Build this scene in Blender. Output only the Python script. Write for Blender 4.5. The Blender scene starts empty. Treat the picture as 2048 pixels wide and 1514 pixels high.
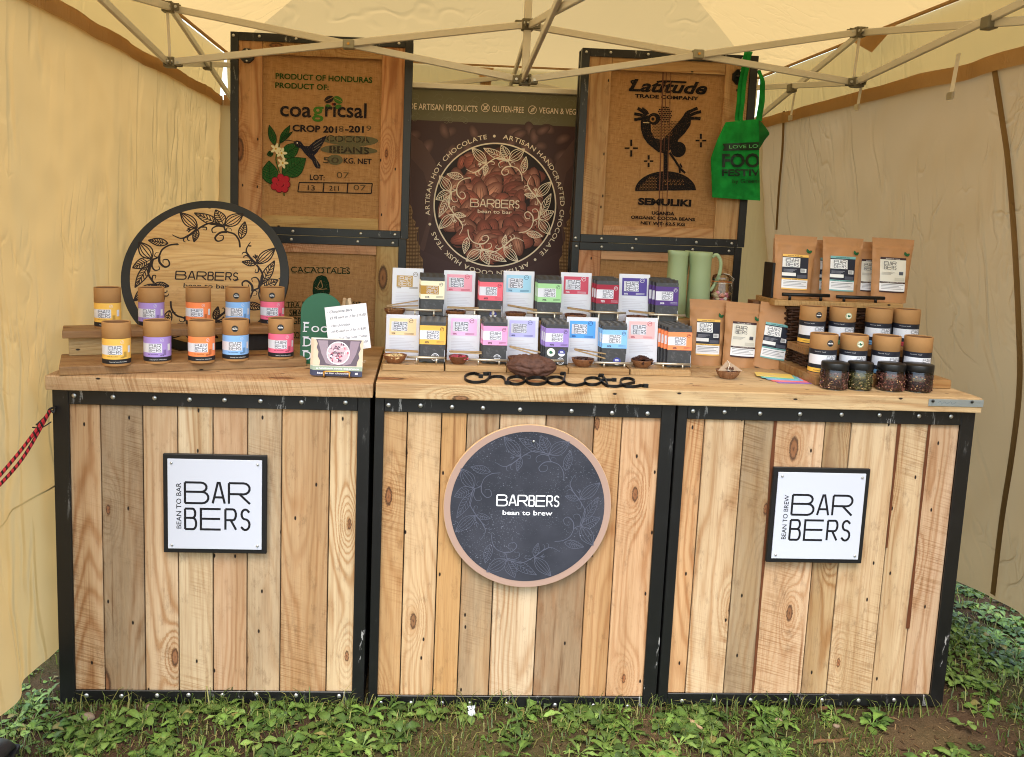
import bpy, bmesh, math, random
from mathutils import Vector, Matrix, noise
from mathutils.geometry import tessellate_polygon
random.seed(7)
R = math.radians
scn = bpy.context.scene
COL = scn.collection

# ------------------------------------------------------------------ camera, light, exposure
F, PX, PY = 1719.73, 932.63, 645.62            # focal length and principal point, in pixels of a 2048 x 1514 frame
CAMP = Vector((-0.14392, -2.23686, 1.36189))
YAW, PITCH, ROLL = 0.0542687, 0.1278488, 0.0365240
cy_, sy_, cp_, sp_ = math.cos(YAW), math.sin(YAW), math.cos(PITCH), math.sin(PITCH)
FW = Vector((sy_*cp_, cy_*cp_, -sp_)); RT0 = Vector((cy_, -sy_, 0)); UP0 = RT0.cross(FW)
RT = RT0*math.cos(ROLL) + UP0*math.sin(ROLL); UP = UP0*math.cos(ROLL) - RT0*math.sin(ROLL)
cam = bpy.data.cameras.new('camera'); camo = bpy.data.objects.new('camera', cam); COL.objects.link(camo)
cam.sensor_width = 36; cam.sensor_fit = 'HORIZONTAL'; cam.lens = 36*F/2048
cam.shift_x = (1024-PX)/2048; cam.shift_y = (PY-757)/2048
cam.clip_start = 0.05; cam.clip_end = 500
M = Matrix((RT, UP, -FW)).transposed().to_4x4(); M.translation = CAMP
camo.matrix_world = M
scn.camera = camo

SUN_EL, SUN_AZ = R(60), R(192)                 # azimuth clockwise from +y: high on the left, veiled by thin cloud
wd = bpy.data.worlds.new('World'); scn.world = wd; wd.use_nodes = True
bg = wd.node_tree.nodes['Background']
sky = wd.node_tree.nodes.new('ShaderNodeTexSky'); sky.sky_type = 'NISHITA'; sky.sun_disc = False
sky.sun_elevation = SUN_EL; sky.sun_rotation = SUN_AZ; sky.air_density = 1.6; sky.dust_density = 2.0; sky.ozone_density = 0.7
wd.node_tree.links.new(sky.outputs[0], bg.inputs[0]); bg.inputs[1].default_value = 0.15
sl = bpy.data.lights.new('sun', 'SUN'); slo = bpy.data.objects.new('sun', sl); COL.objects.link(slo)
sl.energy = 1.1; sl.angle = R(32); sl.color = (1, .93, .82)
sd = Vector((math.sin(SUN_AZ)*math.cos(SUN_EL), math.cos(SUN_AZ)*math.cos(SUN_EL), math.sin(SUN_EL)))
slo.rotation_euler = sd.to_track_quat('Z', 'Y').to_euler(); slo.location = (-3, -4, 6)
scn.view_settings.view_transform = 'Standard'; scn.view_settings.look = 'None'; scn.view_settings.gamma = 1
scn.view_settings.exposure = 1.82
scn.cycles.use_denoising = True; scn.cycles.filter_width = 1.05
scn.cycles.max_bounces = 8; scn.cycles.transparent_max_bounces = 16

# ------------------------------------------------------------------ measuring helpers (where a sight line of the photograph meets a real plane)
def ray(px, py): return FW + RT*((px-PX)/F) - UP*((py-PY)/F)
def aty(px, py, Y):
    d = ray(px, py); return CAMP + d*((Y-CAMP.y)/d.y)
def atz(px, py, Z):
    d = ray(px, py); return CAMP + d*((Z-CAMP.z)/d.z)
def atx(px, py, X):
    d = ray(px, py); return CAMP + d*((X-CAMP.x)/d.x)
def mpp(P): return (P-CAMP).dot(FW)/F          # metres per pixel there

def lin(c): return c/12.92 if c <= .04045 else ((c+.055)/1.055)**2.4
def S(r, g, b): return (lin(r/255), lin(g/255), lin(b/255), 1.0)

# ------------------------------------------------------------------ mesh builder
class MB:
    def __init__(s): s.v=[]; s.f=[]; s.m=[]; s.sm=[]; s.c=[]; s.g=[]
    def face(s, idx, m=0, smooth=False, c=None, g=None):
        s.f.append(tuple(idx)); s.m.append(m); s.sm.append(smooth); s.c.append(c); s.g.append(g)
    def add(s, vs):
        n=len(s.v); s.v.extend([tuple(v) for v in vs]); return n
    def hexa(s, p, m=0, c=None, grain=None, smooth=False):
        """p: 8 corners, 0-3 one end (ccw seen from outside below), 4-7 the other"""
        n=s.add(p); q=[Vector(v) for v in p]
        off=(random.uniform(0,40),random.uniform(0,40),random.uniform(0,40))
        for idx in ((3,2,1,0),(4,5,6,7),(0,1,5,4),(1,2,6,5),(2,3,7,6),(3,0,4,7)):
            g=None
            if grain:
                k='xyz'.index(grain); o=[i for i in range(3) if i!=k]
                g=[(q[i][o[0]]+off[0], q[i][o[1]]+off[1], q[i][k]+off[2]) for i in idx]
            s.face([n+i for i in idx], m, smooth, c, g)
    def box(s, x0,x1,y0,y1,z0,z1, m=0, c=None, grain=None):
        s.hexa([(x0,y0,z0),(x1,y0,z0),(x1,y1,z0),(x0,y1,z0),(x0,y0,z1),(x1,y0,z1),(x1,y1,z1),(x0,y1,z1)], m, c, grain)
    def bar(s, a, b, w, h, m=0, c=None, up=(0,0,1), grain=None):
        a=Vector(a); b=Vector(b); d=(b-a).normalized(); u=Vector(up)
        r=d.cross(u).normalized()*(w/2); u=r.cross(d).normalized()*(h/2)
        p=[a-r-u,a+r-u,a+r+u,a-r+u]; p2=[x+(b-a) for x in p]
        n=s.add(p+p2); L=(b-a).length; off=random.uniform(0,40)
        loc=[(0,0,0),(w,0,0),(w,h,0),(0,h,0),(0,0,L),(w,0,L),(w,h,L),(0,h,L)]
        for idx in ((0,1,2,3),(7,6,5,4),(4,5,1,0),(5,6,2,1),(6,7,3,2),(7,4,0,3)):
            s.face([n+i for i in idx], m, False, c, [(loc[i][0]+off,loc[i][1]+off*2,loc[i][2]+off) for i in idx] if grain else None)
    def lathe(s, prof, o=(0,0,0), seg=32, m=0, c=None, mats=None, cols=None, close=False, smooth=True, sq=None):
        """prof: (r, z) from bottom to top, outward faces"""
        rings=[]
        for r,z in prof:
            if r<1e-6: rings.append([s.add([(o[0],o[1],o[2]+z)])])
            else:
                n=s.add([(o[0]+r*math.cos(2*math.pi*i/seg), o[1]+r*math.sin(2*math.pi*i/seg), o[2]+z) for i in range(seg)])
                rings.append(list(range(n,n+seg)))
        for k in range(len(rings)-1):
            a,b=rings[k],rings[k+1]; mm=mats[k] if mats else m; cc=cols[k] if cols else c
            for i in range(seg):
                j=(i+1)%seg
                if len(a)==1 and len(b)==1: continue
                if len(a)==1: s.face((a[0],b[j],b[i]) if False else (a[0],b[j],b[i])[::-1], mm, smooth, cc)
                elif len(b)==1: s.face((a[i],a[j],b[0]), mm, smooth, cc)
                else: s.face((a[i],a[j],b[j],b[i]), mm, smooth, cc)
    def tube(s, path, r, seg=8, m=0, c=None, flat=1.0, caps=True, gl=False, up=None):
        P=[Vector(p) for p in path]; n=len(P); rings=[]; pu=None; L=0
        rr=r if isinstance(r,(list,tuple)) else [r]*n
        for i in range(n):
            t=(P[min(i+1,n-1)]-P[max(i-1,0)]).normalized()
            if pu is None:
                a=Vector(up) if up else (Vector((0,0,1)) if abs(t.z)<.9 else Vector((1,0,0)))
                pu=(a-t*a.dot(t)).normalized()
            else: pu=(pu-t*pu.dot(t)).normalized()
            w=t.cross(pu)
            if i: L+=(P[i]-P[i-1]).length
            b=s.add([P[i]+(pu*math.cos(2*math.pi*k/seg)*flat+w*math.sin(2*math.pi*k/seg))*rr[i] for k in range(seg)])
            rings.append((b,L))
        for i in range(n-1):
            (a,l0),(b,l1)=rings[i],rings[i+1]
            for k in range(seg):
                j=(k+1)%seg
                g=[(k/seg,0,l0),(j/seg if j else 1,0,l0),(j/seg if j else 1,0,l1),(k/seg,0,l1)] if gl else None
                s.face((a+k,a+j,b+j,b+k), m, True, c, g)
        if caps:
            s.face([rings[0][0]+k for k in range(seg)][::-1], m, False, c); s.face([rings[-1][0]+k for k in range(seg)], m, False, c)
    def grid(s, fn, nu, nv, m=0, c=None, smooth=True, gp=None, flip=False, colf=None):
        n=s.add([fn(i/nu, j/nv) for j in range(nv+1) for i in range(nu+1)])
        for j in range(nv):
            for i in range(nu):
                a=n+j*(nu+1)+i; idx=(a,a+1,a+nu+2,a+nu+1); uv=((i,j),(i+1,j),(i+1,j+1),(i,j+1))
                g=[gp(x/nu,y/nv) for x,y in uv] if gp else None
                cc=[colf(x/nu,y/nv) for x,y in uv] if colf else c
                if flip: idx=idx[::-1]; g=g[::-1] if g else None; cc=cc[::-1] if colf else cc
                s.face(idx, m, smooth, cc, g)
    def blob(s, o, rx, ry, rz, seg=10, rings=6, m=0, c=None, nz=0, rot=None):
        o=Vector(o)
        def fn(u,v):
            th=2*math.pi*u; ph=math.pi*(v-.5)
            d=Vector((math.cos(ph)*math.cos(th)*rx, math.cos(ph)*math.sin(th)*ry, math.sin(ph)*rz))
            if nz: d*=1+nz*noise.noise((o+d)*40)
            if rot is not None: d=rot@d
            return o+d
        s.grid(fn, seg, rings, m, c)
    def build(s, name, mats, parent=None, bevel=0, bseg=1, world=False, weld=0):
        me=bpy.data.meshes.new(name)
        off=Vector(parent.location) if (world and parent is not None) else Vector((0,0,0))
        me.from_pydata([Vector(v)-off for v in s.v], [], s.f)
        for p,mi,sm in zip(me.polygons,s.m,s.sm): p.material_index=mi; p.use_smooth=sm
        if any(c is not None for c in s.c):
            at=me.color_attributes.new('Col','FLOAT_COLOR','CORNER'); buf=[]
            for f,c in zip(s.f,s.c):
                if c is None: buf += [1,1,1,1]*len(f)
                elif isinstance(c[0],(tuple,list)):
                    for q in c: buf += list(q) if len(q)==4 else list(q)+[1]
                else: buf += (list(c) if len(c)==4 else list(c)+[1])*len(f)
            at.data.foreach_set('color', buf)
        if any(g is not None for g in s.g):
            at=me.attributes.new('gp','FLOAT_VECTOR','CORNER'); buf=[]
            for f,g in zip(s.f,s.g):
                if g is None: buf += [0,0,0]*len(f)
                else:
                    for q in g: buf += list(q)
            at.data.foreach_set('vector', buf)
        if not isinstance(mats,(list,tuple)): mats=[mats]
        for mm in mats: me.materials.append(mm)
        if bevel or weld:
            bm=bmesh.new(); bm.from_mesh(me)
            if weld: bmesh.ops.remove_doubles(bm, verts=bm.verts, dist=weld)
            if bevel:
                es=[e for e in bm.edges if len(e.link_faces)==2 and e.calc_face_angle(0)>.6]
                bmesh.ops.bevel(bm, geom=es, offset=bevel, segments=bseg, affect='EDGES', profile=.6, clamp_overlap=True)
            bm.to_mesh(me); bm.free()
        me.update()
        o=bpy.data.objects.new(name, me); COL.objects.link(o)
        if parent is not None: o.parent=parent
        return o

def tag(o, label=None, cat=None, group=None, kind=None):
    if label: o['label']=label
    if cat: o['category']=cat
    if group: o['group']=group
    if kind: o['kind']=kind
    return o
def thing(name, label, cat, loc=(0,0,0), rot=(0,0,0), group=None):
    o=bpy.data.objects.new(name, None); COL.objects.link(o); o.empty_display_size=.02
    o.location=loc; o.rotation_euler=rot
    return tag(o, label, cat, group)

# ------------------------------------------------------------------ lettering and line art
_tc={}
def text2d(t, bold=0.0, shear=0.0, space=1.0):
    """(verts, tris, width, cap height) of a line of text, size 1"""
    k=(t,bold,shear,space)
    if k not in _tc:
        cu=bpy.data.curves.new('t','FONT'); cu.body=t; cu.size=1; cu.resolution_u=3; cu.offset=bold; cu.shear=shear; cu.space_character=space; cu.fill_mode='FRONT' if hasattr(cu,'fill_mode') else cu.fill_mode
        ob=bpy.data.objects.new('t',cu); me=bpy.data.meshes.new_from_object(ob)
        me.calc_loop_triangles()
        vs=[(v.co.x,v.co.y) for v in me.vertices]; tr=[tuple(t_.vertices) for t_ in me.loop_triangles]
        if vs:
            # keep triangles facing up
            out=[]
            for a,b,c in tr:
                A,B,C_=vs[a],vs[b],vs[c]
                ar=(B[0]-A[0])*(C_[1]-A[1])-(B[1]-A[1])*(C_[0]-A[0])
                out.append((a,b,c) if ar>0 else (a,c,b))
            tr=out
        xs=[v[0] for v in vs] or [0]
        _tc[k]=(vs,tr,min(xs),max(xs))
        bpy.data.objects.remove(ob); bpy.data.curves.remove(cu); bpy.data.meshes.remove(me)
    return _tc[k]
CAPH=.727

def cat(pts, n=6, closed=False):
    P=[Vector(p) for p in pts]; out=[]; L=len(P)
    rng=range(L if closed else L-1)
    for i in rng:
        p0=P[(i-1)%L] if (closed or i>0) else P[0]; p1=P[i]; p2=P[(i+1)%L]; p3=P[(i+2)%L] if (closed or i+2<L) else P[-1]
        for k in range(n):
            t=k/n
            out.append(.5*((2*p1)+(p2-p0)*t+(2*p0-5*p1+4*p2-p3)*t*t+(3*p1-p0-3*p2+p3)*t**3))
    out.append(P[0] if closed else P[-1])
    return [tuple(p) for p in out]

class Print:
    """flat print (paper, paint, ink) laid on a surface fn(u, v, lift) -> point"""
    def __init__(s, fn): s.mb=MB(); s.fn=fn; s.lv=0
    def _l(s, lift): s.lv+=1; return lift+s.lv*2e-6
    def poly(s, pts, c, lift=.0003):
        l=s._l(lift); n=s.mb.add([s.fn(u,v,l) for u,v in pts])
        for t in tessellate_polygon([[Vector((u,v,0)) for u,v in pts]]):
            a,b,d=[pts[i] for i in t]
            if (b[0]-a[0])*(d[1]-a[1])-(b[1]-a[1])*(d[0]-a[0])<0: t=t[::-1]
            s.mb.face([n+i for i in t],0,False,c)
    def rect(s, u0,u1,v0,v1, c, lift=.0003, nu=1, nv=1):
        l=s._l(lift)
        s.mb.grid(lambda a,b: s.fn(u0+(u1-u0)*a, v0+(v1-v0)*b, l), nu, nv, 0, c, smooth=(nu>1 or nv>1))
    def ell(s, u,v,rx,ry, c, lift=.0003, n=24, c2=None, rot=0, wob=0):
        l=s._l(lift); cr,sr=math.cos(rot),math.sin(rot)
        pts=[]
        for i in range(n):
            a=2*math.pi*i/n; w=1+wob*math.sin(3*a+u*900)+wob*.6*math.sin(2*a+v*700)
            x,y=rx*math.cos(a)*w,ry*math.sin(a)*w; pts.append((u+x*cr-y*sr, v+x*sr+y*cr))
        k=s.mb.add([s.fn(u,v,l)]+[s.fn(x,y,l) for x,y in pts])
        for i in range(n):
            s.mb.face((k,k+1+i,k+1+(i+1)%n),0,False,[c,c2,c2] if c2 else c)
    def ring(s, u,v,r0,r1, c, lift=.0004, n=48, sy=1.0):
        l=s._l(lift)
        a=s.mb.add([s.fn(u+r0*math.cos(2*math.pi*i/n), v+sy*r0*math.sin(2*math.pi*i/n), l) for i in range(n)])
        b=s.mb.add([s.fn(u+r1*math.cos(2*math.pi*i/n), v+sy*r1*math.sin(2*math.pi*i/n), l) for i in range(n)])
        for i in range(n):
            j=(i+1)%n; s.mb.face((a+i,b+i,b+j,a+j),0,False,c)
    def line(s, pts, w, c, lift=.0004, taper=False):
        l=s._l(lift); n=len(pts); L=[];Rr=[]
        for i in range(n):
            p0=pts[max(i-1,0)]; p1=pts[i]; p2=pts[min(i+1,n-1)]
            d1=Vector((p1[0]-p0[0],p1[1]-p0[1])); d2=Vector((p2[0]-p1[0],p2[1]-p1[1]))
            if d1.length<1e-9: d1=d2
            if d2.length<1e-9: d2=d1
            if d1.length<1e-9: return
            d1.normalize(); d2.normalize(); t=d1+d2
            if t.length<1e-6: t=d1
            t.normalize(); k=min(1.6, 1/max(.3,t.dot(d1)))
            ww=w/2*k*((1-.75*i/(n-1)) if taper else 1)
            L.append((p1[0]-t.y*ww,p1[1]+t.x*ww)); Rr.append((p1[0]+t.y*ww,p1[1]-t.x*ww))
        a=s.mb.add([s.fn(u,v,l) for u,v in Rr]); b=s.mb.add([s.fn(u,v,l) for u,v in L])
        for i in range(n-1): s.mb.face((a+i,a+i+1,b+i+1,b+i),0,False,c)
    def text(s, t, u, v, h, c, lift=.0005, align='c', sx=1.0, bold=0.0, shear=0.0, rot=0, width=None, space=1.0):
        """h: cap height, (u, v): baseline point; width: squeeze to this width"""
        vs,tr,x0,x1=text2d(t,bold,shear,space)
        if not vs: return
        l=s._l(lift); k=h/CAPH; sx_=(width/((x1-x0)*k)) if width else sx
        o={'c':(x0+x1)/2,'l':x0,'r':x1}[align]; cr,sr=math.cos(rot),math.sin(rot)
        pts=[]
        for x,y in vs:
            X,Y=(x-o)*k*sx_, y*k; pts.append(s.fn(u+X*cr-Y*sr, v+X*sr+Y*cr, l))
        n=s.mb.add(pts)
        for f in tr: s.mb.face([n+i for i in f],0,False,c)
    def arc(s, t, u, v, r, a0, a1, h, c, lift=.0005, bold=0.0):
        """letters spread clockwise from a0 to a1 (radians clockwise from the top)"""
        k=h/CAPH; ws=[]
        for ch in t:
            if ch==' ': ws.append(.34)
            else:
                _,_,x0,x1=text2d(ch,bold); ws.append(x1-x0+.09)
        tot=sum(ws); p=0
        for ch,w in zip(t,ws):
            a=a0+(a1-a0)*((p+w/2)/tot); p+=w
            if ch!=' ':
                s.text(ch, u+r*math.sin(a), v+r*math.cos(a), h, c, lift, 'c', bold=bold, rot=-a, sx=min(1.25,abs(a1-a0)*r/(tot*k)))
    def build(s, name, parent, mat=None, world=False): return s.mb.build(name, mat or M_print, parent, world=world)

# wide / narrow single-line capitals of the shop sign
def _arc(cx,cy,rx,ry,a0,a1,n=7): return [(cx+rx*math.cos(R(a0+(a1-a0)*i/n)), cy+ry*math.sin(R(a0+(a1-a0)*i/n))) for i in range(n+1)]
def glyph(ch):
    if ch=='B': return [[(0,0),(0,1)], [(0,1),(.68,1)]+_arc(.68,.775,.24,.225,90,-90)+[(0,.55)], [(.6,.55),(.72,.55)]+_arc(.72,.275,.28,.275,90,-90)+[(0,0)]]
    if ch=='A': return [[(0,0),(.42,1),(.58,1),(1,0)], [(.16,.3),(.84,.3)]]
    if ch=='R': return [[(0,0),(0,1)], [(0,1),(.7,1)]+_arc(.7,.735,.28,.265,90,-90)+[(0,.47)], [(.5,.47),(1,0)]]
    if ch=='E': return [[(1,1),(0,1),(0,0),(1,0)], [(0,.52),(.97,.52)]]
    if ch=='S': return [[(.95,.86)]+_arc(.5,.76,.42,.24,35,250,9)+_arc(.5,.26,.46,.26,75,-145,9)+[(.02,.14)]]
    return []
def word(P, t, widths, gap, u, v, h, w, c, lift=.0005):
    x=u
    for ch,wd_ in zip(t,widths):
        for st in glyph(ch): P.line([(x+a*wd_, v+b*h) for a,b in st], w, c, lift)
        x+=wd_+gap
def logo(P, u, v, w, c, lift=.0005, side='BEAN TO BAR', k=1.0, h=None):
    """two-line shop name; (u,v) lower left, w wide; h of the whole block"""
    h=h or w*.55; sw=w*.030*k; a=w*.135; W=w-a; lh=h*.44
    if side: P.text(side, u+a*.62, v+h*.5, a*.5, c if w>.1 else tuple(q*.3+.52 for q in c[:3]), lift, 'c', bold=.004*k, rot=R(90), width=h*.98)
    word(P,'BAR',(W*.36,W*.185,W*.325),W*.065,u+a,v+h-lh,lh,sw,c,lift)
    word(P,'BERS',(W*.17,W*.305,W*.165,W*.14),W*.073,u+a,v,lh,sw,c,lift)
def logo1(P, u, v, w, h, c, lift=.0005, k=1.0):
    """one-line shop name centred on u"""
    word(P,'BARBERS',(w*.168,w*.112,w*.148,w*.085,w*.142,w*.088,w*.077),w*.030,u-w/2,v,h,w*.021*k,c,lift)

def leafp(P, base, tip, wd_, c, w, lift, veins=5, fill=None, pod=False):
    b=Vector(base); t=Vector(tip); d=t-b; n=Vector((-d.y,d.x)).normalized()*wd_
    def side(s,k=1.0): return [tuple(b+d*x+n*(s*k*math.sin(math.pi*x**.85))) for x in [i/8 for i in range(9)]]
    l,r=side(1),side(-1)
    if fill: P.poly(r+l[::-1][1:-1], fill, lift-.0001)
    P.line(l,w,c,lift); P.line(r,w,c,lift)
    if pod:
        for k in (-.55,0,.55): P.line(side(1,k),w*.8,c,lift)
    else:
        P.line([tuple(b),tuple(t)],w*.7,c,lift)
        for i in range(1,veins+1):
            x=.12+.7*i/(veins+1); m=b+d*x
            for s in (1,-1):
                e=b+d*(x+.13)+n*(s*.8*math.sin(math.pi*(x+.13)**.85)); P.line([tuple(m),tuple(e)],w*.75,c,lift)
def sprig(P, cu, cv, rad, ang, c, w, lift=.0005, sy=1.0, fill=None):
    """the cocoa branch of the ring, turned by ang"""
    ca,sa=math.cos(ang),math.sin(ang)
    def T(p): x,y=p; return (cu+rad*(x*ca-y*sa), cv+rad*sy*(x*sa+y*ca))
    def L(pts,k=1,taper=False): P.line([T(p) for p in cat(pts,5)], w*k, c, lift, taper)
    def lf(b,t,wd_,**kw): leafp(P,T(b),T(t),wd_*rad,c,w*.8,lift,fill=fill,**kw)
    lf((.14,.75),(-.226,.915),.062); lf((.19,.74),(.06,.975),.075); lf((.2,.735),(.445,.93),.085,pod=True)
    lf((.434,.54),(.476,.807),.055)
    L([(.19,.733),(.227,.652),(.34,.61),(.41,.52),(.432,.41)],1.1)
    L([(.19,.72),(.1,.725),(.035,.68),(.05,.62),(.1,.635)],1.4,True)
    L([(.24,.64),(.15,.625),(.085,.55),(.12,.495),(.19,.52),(.19,.58),(.14,.58)],1.6,True)
    L([(.225,.66),(.24,.7),(.29,.69),(.3,.65)],.8,True)
    L([(.19,.733),(.09,.757),(-.03,.757),(-.158,.67)],1.2)
    lf((-.17,.68),(-.419,.913),.075,pod=True); lf((-.165,.665),(-.195,.472),.04,veins=4)
    L([(-.164,.67),(-.282,.56),(-.38,.52),(-.5,.571)],1.8,True)
    L([(-.27,.57),(-.33,.53),(-.335,.48),(-.3,.465)],1.3,True)
    L([(-.25,.59),(-.29,.53),(-.27,.49),(-.25,.5)],1.1,True)
    L([(-.13,.70),(-.05,.70),(-.045,.66),(-.09,.665)],1.1,True)
    L([(-.17,.675),(-.23,.665),(-.27,.64)],.7)
    for q in ((-.3,.67),(-.31,.64),(-.285,.615)): L([(-.255,.645),((-.255+q[0])/2+.005,(.645+q[1])/2+.012),q],.9)

# ------------------------------------------------------------------ materials
class G:
    def __init__(s, name, rough=.6, spec=.35):
        s.m=bpy.data.materials.new(name); s.m.use_nodes=True; s.t=s.m.node_tree; s.b=s.t.nodes['Principled BSDF']
        s.b.inputs['Roughness'].default_value=rough; s.b.inputs['Specular IOR Level'].default_value=spec
    def n(s, ty, **kw):
        o=s.t.nodes.new(ty)
        for k,v in kw.items(): setattr(o,k,v)
        return o
    def put(s, sock, v):
        if isinstance(v, bpy.types.NodeSocket): s.t.links.new(v, sock)
        elif v is not None:
            if isinstance(v,(tuple,list)) and len(v)==3 and sock.type=='RGBA': v=(*v,1)
            if isinstance(v,(tuple,list)) and len(v)==4 and sock.type=='VECTOR': v=v[:3]
            sock.default_value=v
    def base(s, v): s.put(s.b.inputs['Base Color'], v)
    def obj(s): return s.n('ShaderNodeTexCoord').outputs['Object']
    def attr(s, name): return s.n('ShaderNodeAttribute', attribute_name=name)
    def mul(s, v, k):
        o=s.n('ShaderNodeVectorMath', operation='MULTIPLY'); s.put(o.inputs[0],v); s.put(o.inputs[1],k); return o.outputs[0]
    def vadd(s, v, k):
        o=s.n('ShaderNodeVectorMath', operation='ADD'); s.put(o.inputs[0],v); s.put(o.inputs[1],k); return o.outputs[0]
    def noise(s, v, sc, det=3, ro=.55, dist=0.0):
        o=s.n('ShaderNodeTexNoise'); s.put(o.inputs['Vector'],v); s.put(o.inputs['Scale'],sc); o.inputs['Detail'].default_value=det; o.inputs['Roughness'].default_value=ro; o.inputs['Distortion'].default_value=dist
        return o.outputs[0]
    def vor(s, v, sc, feat='F1', rnd=1.0):
        o=s.n('ShaderNodeTexVoronoi', feature=feat); s.put(o.inputs['Vector'],v); s.put(o.inputs['Scale'],sc); o.inputs['Randomness'].default_value=rnd
        return o
    def math(s, op, a, b=None, c=None, clamp=False):
        o=s.n('ShaderNodeMath', operation=op, use_clamp=clamp); s.put(o.inputs[0],a)
        if b is not None: s.put(o.inputs[1],b)
        if c is not None: s.put(o.inputs[2],c)
        return o.outputs[0]
    def mix(s, f, a, b, mode='MIX'):
        o=s.n('ShaderNodeMix', data_type='RGBA', blend_type=mode); s.put(o.inputs[0],f); s.put(o.inputs[6],a); s.put(o.inputs[7],b); return o.outputs[2]
    def ramp(s, f, stops):
        o=s.n('ShaderNodeValToRGB'); e=o.color_ramp.elements
        while len(e)<len(stops): e.new(.5)
        for q,(p,c) in zip(e,stops):
            q.position=p; q.color=(c,c,c,1) if isinstance(c,(int,float)) else c
        s.put(o.inputs[0],f); return o.outputs[0]
    def step(s, f, lo, hi):
        o=s.n('ShaderNodeMapRange', interpolation_type='SMOOTHSTEP'); s.put(o.inputs[0],f); o.inputs[1].default_value=lo; o.inputs[2].default_value=hi; return o.outputs[0]
    def bump(s, h, st=.3, d=.002, base=None):
        o=s.n('ShaderNodeBump'); o.inputs['Strength'].default_value=st; o.inputs['Distance'].default_value=d; s.put(o.inputs['Height'],h)
        if base is not None: s.put(o.inputs['Normal'],base)
        s.t.links.new(o.outputs[0], s.b.inputs['Normal']); return o.outputs[0]

def plain(name, c, rough=.6, metal=0.0, spec=.35, var=.0, vs=30, bump=0):
    g=G(name,rough,spec); g.b.inputs['Metallic'].default_value=metal
    if var:
        n=g.noise(g.obj(),vs,4); k=g.math('MULTIPLY_ADD',n,var*2,1-var); g.base(g.mix(1.0,c,g.math('MULTIPLY',k,1.0),'MULTIPLY'))
        if bump: g.bump(n,bump,.002)
    else: g.base(c)
    return g.m

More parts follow.
